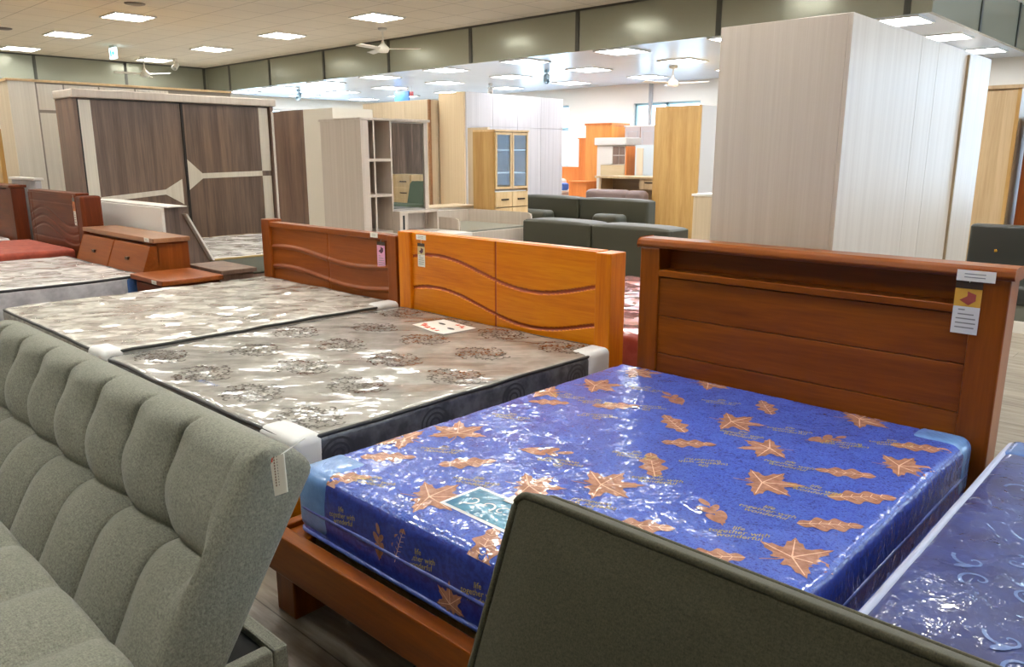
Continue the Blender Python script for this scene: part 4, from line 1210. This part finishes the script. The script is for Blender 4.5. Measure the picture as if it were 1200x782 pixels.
t = thing('two_tone_wardrobe', 'tall wardrobe with a dark brown left half and a cream right half', 'wardrobe', (-9, 5.9, 0), 'wardrobes')
MB().box(-9.68, -8.3, 5.67, 6.25, 0, 2.1).obj('carcass', M_cream, t)
MB().box(-9.68, -8.95, 5.65, 5.67, .02, 2.1).obj('door', M_walnut_side, t, bevel=.002, label='dark brown door')
MB().box(-8.945, -8.3, 5.65, 5.67, .02, 2.1).obj('door', M_cream, t, bevel=.002, label='cream door')
MB().box(-9.68, -9.66, 5.63, 5.65, .02, 2.1).obj('edge_strip', M_white, t)

# vanity with shelves and mirror
t = thing('vanity_cabinet', 'pale vanity cabinet with open shelves and a tall mirror behind the red brown headboard', 'dressing table', (-7.2, 5.5, 0))
X = -6.9
MB().box(-7.64, X - .0, 5.03, 5.055, 0, 1.9).obj('side_panel', M_pale, t, bevel=.002)
MB().box(X - .03, X, 5.055, 5.13, 0, 1.9).obj('front_stile', M_pale, t)
MB().box(-7.66, X + .01, 5.02, 5.98, 1.9, 1.925).obj('top_panel', M_pale, t, bevel=.003)
MB().box(-7.64, X, 5.415, 5.435, 0, 1.9).obj('divider', M_pale, t)
MB().box(X - .03, X - .012, 5.2, 5.218, .72, 1.9).obj('divider', M_pale, t)
MB().box(-7.34, -7.32, 5.055, 5.415, 0, 1.9).obj('back_panel', wood('brown cabinet lining', '8a6f60', 'a58a79', 'z', .5, 9, .05), t)
for z in (.7, 1.10, 1.475): MB().box(-7.34, X - .004, 5.055, 5.415, z, z + .03).obj('shelf', M_pale, t)
MB().box(-7.64, -6.985, 5.435, 5.98, 0, 1.9).obj('mirror_backing', M_pale, t)
MB().box(X - .085, X - .06, 5.44, 5.93, .945, 1.895).obj('mirror', M_mirror, t)
mb = MB(); mb.box(X - .085, X - .045, 5.93, 5.98, .7, 1.9); mb.box(X - .085, X - .045, 5.435, 5.445, .945, 1.9); mb.box(X - .085, X - .045, 5.445, 5.93, 1.885, 1.9)
mb.obj('mirror_frame', M_pale, t)
mb = MB(); xo = X + .12
mb.box(X - .08, xo, 5.42, 5.98, .915, .94); mb.box(X - .08, xo, 5.42, 5.98, .7, .72); mb.box(X - .08, xo, 5.42, 5.44, .72, .915); mb.box(X - .08, xo, 5.96, 5.98, .72, .915); mb.box(xo - .02, xo, 5.44, 5.53, .72, .915)
mb.box(X - .08, X - .07, 5.44, 5.96, .72, .915)
mb.obj('cubby', M_pale, t)
MB().box(xo, xo + .004, 5.46, 5.485, .74, .895).obj('pull_slot', M_black, t)
MB().box(-7.6, -6.35, 5.05, 6.1, .66, .7).obj('table_top', M_white, t, bevel=.004)
MB().box(-6.42, -6.38, 5.08, 6.06, 0, .66).obj('leg_panel', M_pale, t)

# things the vanity mirror shows (they stand to the right, outside the view)
t = thing('oak_chest', 'yellow oak chest of drawers seen reflected in the vanity mirror', 'chest of drawers', (.5, 11.8, 0))
MB().box(.05, .95, 11.52, 12.05, 0, 1.1).obj('carcass', M_oak_light, t, bevel=.01)
for k in range(4):
    d = MB().box(.08, .92, 11.505, 11.52, .06 + .255 * k, .295 + .255 * k).obj('drawer', M_oak_light, t, bevel=.004)
    MB().box(.2, .42, 11.48, 11.505, .17 + .255 * k, .19 + .255 * k).obj('handle', M_handle, d, root=t)
t = thing('green_chair', 'sage green upholstered chair seen reflected in the vanity mirror', 'chair', (-.2, 10.95, 0))
MB().soft(-.85, .45, 10.65, 11.22, .36, .5, .04, .2).obj('seat', M_green_seat, t, smooth=True)
MB().prism('y', [(-.86, .45), (-.2, .45), (-.32, .9), (-.38, .95), (-.8, .95), (-.86, .9)], 11.2, 11.3).obj('backrest', M_green_seat, t, bevel=.03, segs=4)
for x in (-.78, .38):
    for y in (10.72, 11.15): MB().tube([(x, y, 0), (x, y, .35)], .02).obj('leg', M_oak, t)
t = thing('walnut_closet', 'dark walnut closet seen reflected in the vanity mirror', 'wardrobe', (1.9, 12.5, 0), 'wardrobes')
MB().box(1.6, 2.2, 10.6, 14.3, 0, 2.4).obj('carcass', wood('matt walnut', '4e3a2c', '8b6d58', 'z', .95, 7, 0, '69523f', .05), t)
for y in (11.7, 13.2):
    for z in (1.25, 1.75): MB().box(1.585, 1.6, y, y + .06, z, z + .03).obj('handle', M_black, t)

# pale wardrobe row behind the vanity
t = thing('ash_wardrobe', 'wide warm ash wardrobe behind the vanity with a brown right edge', 'wardrobe', (-10.6, 8.8, 0), 'wardrobes')
MB().box(-11.56, -9.84, 8.52, 9.1, 0, 2.4).obj('carcass', M_pale_warm, t)
for k in range(3):
    MB().box(-11.56 + .573 * k, -11.56 + .573 * k + .57, 8.5, 8.52, .03, 2.4).obj('door', M_pale_warm, t, bevel=.002)
MB().box(-9.84, -9.8, 8.49, 8.53, 0, 2.4).obj('edge_strip', M_tan_top, t)
t = thing('grey_white_wardrobe', 'large grey white wardrobe with an oak side panel in the middle distance', 'wardrobe', (-9.5, 9.9, 0), 'wardrobes')
X = -9.2
MB().box(-9.8, X - .02, 8.7, 8.73, 0, 2.5).obj('side_panel', wood('light maple laminate', 'd6bd97', 'e4cfae', 'z', .4, 30, .1, None, .012, .3, .1), t)
MB().box(-9.8, X - .02, 8.73, 11.1, 0, 2.5).obj('carcass', M_pale_grey, t)
for k in range(4):
    y0 = 8.73 + .5925 * k
    MB().box(X - .02, X, y0 + .002, y0 + .5905, .03, 1.98).obj('door', M_pale_grey, t, bevel=.002)
    MB().box(X - .02, X, y0 + .002, y0 + .5905, 1.985, 2.5).obj('door', M_pale_grey, t, bevel=.002)
# warm ash strip panel before the oak cabinet
single(MB().box(-8.62, -8.2, 8.2, 8.25, 0, 1.93), 'wood_board', M_pale_warm, 'narrow warm ash board standing left of the oak display cabinet', 'wood board', (-8.6, 8.2, 0), bevel=.003)

# oak display cabinet
t = thing('oak_display_cabinet', 'yellow oak display cabinet with glass doors and bottom drawers', 'cabinet', (-7.5, 7.8, 0))
X = -7.32; y0, y1 = 7.45, 8.12
MB().box(-7.73, X - .02, y0, y0 + .02, 0, 1.84).obj('side_panel', M_oak, t)
MB().box(-7.73, X - .02, y1 - .02, y1, 0, 1.84).obj('side_panel', M_oak, t)
MB().box(-7.73, X, y0, y1, 1.84, 1.865).obj('top_panel', M_oak_light, t)
MB().box(-7.73, -7.715, y0 + .02, y1 - .02, 0, 1.84).obj('back_panel', plain('brown cabinet interior', '94784f', .6), t)
for z in (1.06, 1.3, 1.6): MB().box(-7.715, X - .03, y0 + .02, y1 - .02, z, z + .015).obj('shelf', M_white, t)
for k in range(2):
    a, b = (y0 + .02, 7.78) if k == 0 else (7.79, y1 - .02)
    mb = MB(); 
    for (p, q, r, s_) in ((a, a + .03, 1.1, 1.83), (b - .03, b, 1.1, 1.83), (a + .03, b - .03, 1.1, 1.13), (a + .03, b - .03, 1.8, 1.83)): mb.box(X - .02, X, p, q, r, s_)
    d = mb.obj('door', M_oak_light, t)
    MB().box(X - .013, X - .008, a + .03, b - .03, 1.13, 1.8).obj('door_glass', M_glass, d, root=t)
    d = MB().box(X - .02, X, a, b, .86, 1.06).obj('drawer', M_oak_light, t, bevel=.004)
    MB().box(X, X + .02, a + .1, b - .08, .95, .97).obj('handle', M_handle, d, root=t)
    MB().box(X - .02, X, a, b, .06, .85).obj('door', M_oak_light, t, bevel=.004)

# pale bed with gallery in the middle
t = thing('ash_daybed', 'low pale bed frame with raised edges behind the orange headboard', 'bed', (-7.1, 6.7, 0), 'display beds')
X = -6.6
MB().box(-7.75, X, 6.12, 7.38, .05, .66).obj('body', M_pale, t, bevel=.004)
MB().box(-7.7, X - .03, 6.16, 7.3, .66, .68).obj('inset_top', plain('grey green panel', '85867a', .35), t)
MB().prism('y', [(-7.75, .66), (-7.75, .83), (X - .06, .83), (X - .01, .815), (X, .78), (X, .66)], 6.12, 6.15).obj('end_rail', M_pale, t, bevel=.006)
MB().prism('y', [(-7.75, .66), (-7.75, .83), (X - .06, .83), (X - .01, .815), (X, .78), (X, .66)], 7.35, 7.38).obj('end_rail', M_pale, t, bevel=.006)
MB().box(-7.75, -7.72, 6.15, 7.35, .66, .83).obj('back_rail', M_pale, t, bevel=.004)
MB().box(-7.7, X - .05, 6.17, 7.33, 0, .05).obj('plinth', M_dark, t)
t = thing('white_low_shelf', 'long low white shelf between the pale bed frame and the oak cabinet', 'shelf', (-8.2, 7.2, 0))
MB().box(-8.4, -7.98, 6.75, 7.72, .74, .84).obj('white_front', M_white, t); MB().box(-8.38, -8.0, 6.77, 7.7, 0, .74).obj('body', M_pale, t)
MB().box(-8.42, -7.96, 6.73, 7.74, .84, .86).obj('shelf_top', M_pale_warm, t)

# oak tall panel wardrobe on the right of the sofas
t = thing('oak_wardrobe', 'tall yellow oak wardrobe side left of the big pale wardrobe', 'wardrobe', (-6.9, 11.5, 0), 'wardrobes')
MB().box(-7.34, -6.5, 11.2, 11.23, 0, 2.3).obj('side_panel', M_oak, t)
MB().box(-7.34, -6.52, 11.23, 12.4, 0, 2.3).obj('carcass', M_oak, t)
MB().box(-6.52, -6.5, 11.24, 11.8, .9, 2.3).obj('door', pane_mat('mirror grey glass', 'b8bcc0') if False else plain('grey lacquer door', 'b9b6b0', .12), t)
MB().box(-6.52, -6.5, 11.81, 12.4, .9, 2.3).obj('door', plain('grey lacquer door two', 'b9b6b0', .12), t)
t = thing('low_ash_cabinet', 'low pale cabinet between the oak wardrobe and the big pale wardrobe', 'cabinet', (-5.2, 9.7, 0))
MB().box(-5.56, -4.6, 9.5, 9.95, .05, 1.0).obj('carcass', M_pale_warm, t); MB().box(-5.58, -4.58, 9.48, 9.97, 1.0, 1.03).obj('cabinet_top', M_white, t)
MB().box(-5.5, -4.66, 9.55, 9.9, 0, .05).obj('plinth', M_dark, t)
for k in range(2): MB().box(-5.55 + .475 * k, -5.55 + .475 * k + .47, 9.488, 9.5, .07, .98).obj('door', M_pale_warm, t)

# ------------------------------------------------------------------ leather sofas
def sofa(label, x0, x1, yb, facing, z_back, z_seat, mat, depth=.85, name='leather_sofa', cushions=None, seats=2, arms=True):
    """facing +1: front towards +Y, -1: front towards -Y; yb = outer face of the back"""
    f = facing
    t = thing(name, label, 'sofa', ((x0 + x1) / 2, yb + f * depth / 2, 0), 'sofas')
    w = (x1 - x0) / seats
    def ybox(a, b): return tuple(sorted((yb + f * a, yb + f * b)))
    for k in range(seats):
        a, b = x0 + w * k, x0 + w * (k + 1)
        def lean(wp, n):
            return wp
        y0, y1 = ybox(0, .24 if arms is None or f < 0 else .4)
        MB().soft(a + .004, b - .004, y0, y1, .16, z_back, .05, .12, 4, lambda wv, n, a=a, b=b: wv + Vector((0, -f * .0 + f * .0, -.02 * abs((wv.x - (a + b) / 2) / (w / 2)) ** 4 if n.z > .5 else 0))).obj('back_cushion', mat, t, smooth=True)
        y0, y1 = ybox(.2, depth)
        MB().soft(a + .004, b - .004, y0, y1, .2, z_seat, .06, .12, 4).obj('seat_cushion', mat, t, smooth=True)
    y0, y1 = ybox(.02, depth - .02)
    MB().box(x0 + .02, x1 - .02, y0, y1, .08, .2).obj('frame', mat, t, bevel=.01)
    if arms:
        for a, b in ((x0 - .1, x0), (x1, x1 + .1)):
            y0, y1 = ybox(.0, depth)
            MB().soft(a, b, y0, y1, .1, z_seat + .12, .045, .15, 3).obj('armrest', mat, t, smooth=True)
    for x in (x0 + .08, x1 - .08):
        for q in (.08, depth - .08): MB().lathe(x, yb + f * q, [(.02, 0), (.025, .085)], 10).obj('leg', M_chrome, t)
    return t
sofa('dark olive leather two-seat sofa seen from behind, its back towards the beds', -6.45, -4.36, 7.02, 1, .8, .43, M_sofa_leather, arms=False)
sofa('dark olive leather sofa facing the beds with two loose cushions', -8.9, -6.36, 9.85, -1, .91, .46, M_sofa_leather, .95, arms=False)
for x, y, w, lb in ((-8.3, 9.2, .62, 'long olive cushion lying on the left seat of the facing sofa'), (-6.85, 9.2, .48, 'olive cushion lying on the right seat of the facing sofa')):
    single(MB().soft(x - w / 2, x + w / 2, y + .02, y + .3, .46, .7, .07, .1, 5), 'cushion', M_sofa_leather, lb, 'cushion', (x, y, .46), 'loose sofa cushions', smooth=True)
t = thing('buttoned_sofa', 'black green leather sofa with a brass-buttoned back at the right edge', 'sofa', (-1, 8.8, 0), 'sofas')
MB().soft(-1.96, -.98, 8.5, 8.68, .3, .9, .03, .08, 4).obj('back_cushion', M_black_leather, t, smooth=True)
MB().soft(-.975, 0, 8.5, 8.68, .3, .9, .03, .08, 4).obj('back_cushion', M_black_leather, t, smooth=True)
for x in (-1.72, -1.2, -.75, -.25): MB().lathe(0, 0, [(.001, 0), (.014, .004), (.018, .012)], 12).obj('tmpb', M_brass).name
bts = [o for o in C.objects if o.name.startswith('tmpb')]
for o, x in zip(bts, (-1.72, -1.2, -.75, -.25)):
    o.name = 'button'; o.parent = t; o.rotation_euler = (-PI / 2, 0, 0); o.location = (x + 1, 8.49 - 8.8, .66)
MB().soft(-1.96, 0, 8.0, 8.52, .24, .42, .05, .12, 4).obj('seat_cushion', M_black_leather, t, smooth=True)
MB().box(-1.9, -.06, 8.05, 8.6, .1, .24).obj('frame', plain('grey green base', '6d6f64', .5), t)
MB().box(-1.94, -.02, 8.0, 8.66, 0, .1).obj('plinth', M_white, t)

# tan grained wardrobe at right, reddish cabinet behind it
t = thing('tan_wardrobe', 'tan wood grain wardrobe at the right edge above the black sofa', 'wardrobe', (-2.3, 11.2, 0), 'wardrobes')
MB().box(-3.1, -2.17, 10.92, 11.5, 0, 2.3).obj('carcass', M_rightwood, t)
MB().box(-3.1, -2.2, 10.9, 10.92, .03, 2.28).obj('door', M_rightwood, t, bevel=.003)
MB().box(-3.12, -2.15, 10.88, 11.52, 2.3, 2.34).obj('top_panel', M_rightwood, t); MB().box(-2.2, -2.16, 10.89, 10.92, .03, 2.3).obj('edge_strip', M_oak, t)
t = thing('reddish_cabinet', 'reddish brown cabinet side at the extreme right picture edge', 'cabinet', (-1.6, 11.3, 0))
MB().box(-2.08, -1.2, 11.0, 11.6, 0, 1.95).obj('carcass', M_red_brown_v, t); MB().box(-2.1, -1.18, 10.98, 11.62, 1.95, 1.98).obj('top_panel', M_red_brown, t)

# ------------------------------------------------------------------ far corner
M_orange_far = wood('amber wood', 'c9803a', 'dd9a4c', 'z', .4, 8, .1)
M_orange_deep = wood('deep amber wood', 'c46a28', 'd8803a', 'z', .4, 8, .1)
t = thing('amber_cupboard', 'tall amber wood cupboard against the far white wall', 'cupboard', (-9.85, 13.3, 0))
MB().box(-10.18, -9.54, 13.02, 13.6, 0, 2.12).obj('carcass', M_orange_far, t); MB().box(-10.2, -9.52, 13.0, 13.62, 2.12, 2.16).obj('top_panel', M_orange_deep, t)
MB().box(-10.16, -9.56, 13.0, 13.02, .05, 2.1).obj('door', M_orange_far, t)
t = thing('amber_headboard', 'low amber headboard left of the amber cupboard', 'headboard', (-10.9, 13.9, 0))
MB().box(-11.6, -10.5, 13.8, 13.88, 0, 1.24).obj('panel', M_orange_deep, t); MB().box(-11.62, -10.48, 13.78, 13.9, 1.24, 1.28).obj('cap', M_orange_deep, t)
t = thing('amber_side_shelf', 'narrow amber shelf unit stepping down beside the amber cupboard', 'shelf', (-10.3, 13.3, 0))
MB().box(-10.42, -10.2, 13.1, 13.6, 0, 1.86).obj('carcass', M_orange_deep, t); MB().box(-10.44, -10.2, 13.08, 13.62, 1.86, 1.88).obj('top_panel', M_orange_deep, t)
t = thing('amber_nightstand', 'small amber nightstand in front of the amber cupboard', 'nightstand', (-9.9, 12.6, 0))
MB().box(-10.1, -9.66, 12.4, 12.8, 0, 1.0).obj('body', M_orange_deep, t); MB().box(-10.12, -9.64, 12.38, 12.82, 1.0, 1.03).obj('stand_top', M_orange_deep, t)
t = thing('white_bundle', 'white and blue wrapped bundle on the bed by the far wall', 'bundle', (-10.5, 12.9, .85))
MB().soft(-10.95, -10.62, 12.7, 13.0, .82, 1.06, .07, .1, 4).obj('wrap', M_white, t, smooth=True); MB().soft(-10.62, -10.48, 12.68, 12.9, .82, .97, .05, .1, 4).obj('blue_wrap', plain('blue wrap', '4a78c8', .5), t, smooth=True)
t = thing('far_white_bed', 'low white bed in front of the amber headboard', 'bed', (-10.6, 12.9, 0), 'display beds')
MB().box(-11.4, -10.46, 12.3, 13.75, 0, .75).obj('bed_base', M_pale_grey, t); MB().soft(-11.4, -10.46, 12.3, 13.75, .75, .82, .03, .2).obj('bed_top', M_white, t, smooth=True)
M_blossom = plain('pinkish white lacquer', 'c6bcba', .35)
t = thing('white_cupboard', 'white panelled cupboard with brown door edges by the far wall', 'cupboard', (-8.9, 13.6, 0))
MB().box(-9.42, -8.3, 13.32, 13.9, 0, 2.08).obj('carcass', M_blossom, t); MB().box(-9.44, -8.28, 13.3, 13.92, 2.08, 2.11).obj('top_panel', M_white, t)
for k in range(3):
    a = -9.42 + .374 * k
    d = MB().box(a + .01, a + .36, 13.3, 13.32, .05, 2.07).obj('door', M_blossom, t)
    mb = MB()
    for (p, q, r, s_) in ((a + .05, a + .32, .9, .92), (a + .05, a + .32, 1.98, 2.0), (a + .05, a + .07, .92, 1.98), (a + .3, a + .32, .92, 1.98)): mb.box(p, q, 13.29, 13.3, r, s_)
    mb.obj('door_moulding', M_pale_grey, d, root=t)
    MB().box(a + .36, a + .374, 13.31, 13.33, .05, 2.07).obj('edge_strip', M_tan_top, t)
M_hutch = plain('warm white lacquer', 'c9c2b8', .5)
t = thing('white_hutch', 'white hutch with four dark cubbies and an oak middle panel', 'hutch', (-9.15, 12.7, 0))
X0, X1 = -9.5, -8.82
MB().box(X0, X1, 12.52, 12.95, 0, 1.72).obj('carcass', M_hutch, t); MB().box(X0 - .03, X1 + .03, 12.46, 12.97, 1.72, 1.86).obj('cornice', M_hutch, t, bevel=.01)
MB().box(X0 + .1, X0 + .38, 12.5, 12.52, 1.36, 1.7).obj('door', M_hutch, t)
for i in range(2):
    for j in range(2): MB().box(X1 - .29 + .14 * i, X1 - .17 + .14 * i, 12.505, 12.52, 1.37 + .17 * j, 1.52 + .17 * j).obj('cubby', plain('cubby brown', '7a6258', .6) if False else M_walnut_side, t)
MB().box(X0 + .1, X1 - .02, 12.505, 12.52, 1.06, 1.35).obj('middle_panel', wood('beige oak panel', 'b49d78', 'c9b48e', 'x', .4, 10, .1), t)
MB().box(X0 + .1, X1 - .02, 12.5, 12.52, .55, 1.04).obj('door', M_hutch, t); MB().box(X1, X1 + .03, 12.5, 12.95, .3, 1.7).obj('edge_strip', M_orange_deep, t)
t = thing('white_tall_box', 'plain white tall cabinet right of the white hutch', 'cabinet', (-8.3, 12.6, 0))
MB().box(-8.54, -8.0, 12.42, 12.9, 0, 1.72).obj('carcass', plain('cool white lacquer', 'bfc9cc', .35), t); MB().box(-8.5, -8.36, 12.41, 12.42, .1, 1.66).obj('door', M_pale_warm, t)
t = thing('wood_desk', 'wooden desk with a drawer and dark underside behind the olive sofas', 'desk', (-8.3, 11.9, 0))
MB().box(-8.85, -7.5, 11.6, 12.2, 1.13, 1.17).obj('desk_top', M_rightwood, t, bevel=.004)
MB().prism('x', [(11.6, 0), (11.75, 1.13), (12.2, 1.13), (12.2, 0)], -8.85, -8.8).obj('side_panel', M_rightwood, t)
MB().box(-8.8, -7.5, 12.1, 12.14, .3, 1.13).obj('back_panel', wood('shaded oak', '8a6f50', 'a3875f', 'x', .5, 8, .05), t)
MB().box(-7.9, -7.5, 11.65, 12.1, .95, 1.13).obj('drawer_case', M_rightwood, t)
d = MB().box(-7.89, -7.51, 11.635, 11.65, .96, 1.12).obj('drawer', M_rightwood, t); MB().box(-7.78, -7.6, 11.62, 11.635, 1.06, 1.08).obj('handle', M_handle, d, root=t)
t = thing('brown_armchair', 'brown grey upholstered seat back in front of the wooden desk', 'chair', (-8.2, 11.1, 0))
MB().soft(-8.62, -7.75, 11.0, 11.25, .3, .96, .09, .1, 5).obj('backrest', M_brown_leather, t, smooth=True); MB().soft(-7.74, -7.36, 10.95, 11.19, .3, .96, .09, .1, 5).obj('backrest', M_brown_leather, t, smooth=True)
MB().soft(-8.62, -7.36, 10.5, 11.0, .2, .45, .06, .12).obj('seat', M_brown_leather, t, smooth=True); MB().box(-8.55, -7.4, 10.6, 11.2, 0, .2).obj('frame', M_dark, t)

# ------------------------------------------------------------------ camera, sky, daylight
cam = bpy.data.cameras.new('camera'); co = bpy.data.objects.new('camera', cam); C.objects.link(co)
cam.sensor_width = 36; cam.sensor_fit = 'HORIZONTAL'; cam.lens = 915 / 1200 * 36; cam.clip_start = .02
co.location = (0, 0, CAMZ); co.rotation_euler = (PI / 2 - P_, 0, -Y_)
SC.camera = co
w = bpy.data.worlds.new('sky'); SC.world = w; w.use_nodes = True
bg = w.node_tree.nodes['Background']; bg.inputs[0].default_value = (.66, .83, 1, 1); bg.inputs[1].default_value = 8
for k, (y0, y1, z0, z1) in enumerate(wb[2:]):
    l = bpy.data.lights.new('daylight_portal', 'AREA'); l.shape = 'RECTANGLE'; l.size = y1 - y0; l.size_y = z1 - z0; l.cycles.is_portal = True
    o = bpy.data.objects.new('daylight_portal', l); C.objects.link(o); o.location = ((y0 + y1) / 2, YB + .22, (z0 + z1) / 2); o.rotation_euler = (-PI / 2, 0, 0)
for k, (y0, y1, z0, z1) in enumerate(wr):
    l = bpy.data.lights.new('daylight_portal', 'AREA'); l.shape = 'RECTANGLE'; l.size = z1 - z0; l.size_y = y1 - y0; l.cycles.is_portal = True
    o = bpy.data.objects.new('daylight_portal', l); C.objects.link(o); o.location = (XR + .22, (y0 + y1) / 2, (z0 + z1) / 2); o.rotation_euler = (0, PI / 2, 0)
SC.view_settings.view_transform = 'Standard'; SC.view_settings.look = 'None'; SC.view_settings.gamma = 1
SC.view_settings.use_curve_mapping = False; SC.view_settings.exposure = -.12
try:
    SC.cycles.use_denoising = True; SC.cycles.denoiser = 'OPENIMAGEDENOISE'
    SC.cycles.max_bounces = 8; SC.cycles.diffuse_bounces = 4; SC.cycles.glossy_bounces = 4; SC.cycles.transparent_max_bounces = 12
    SC.cycles.sample_clamp_indirect = 8; SC.cycles.caustics_reflective = False; SC.cycles.caustics_refractive = False
except Exception: pass
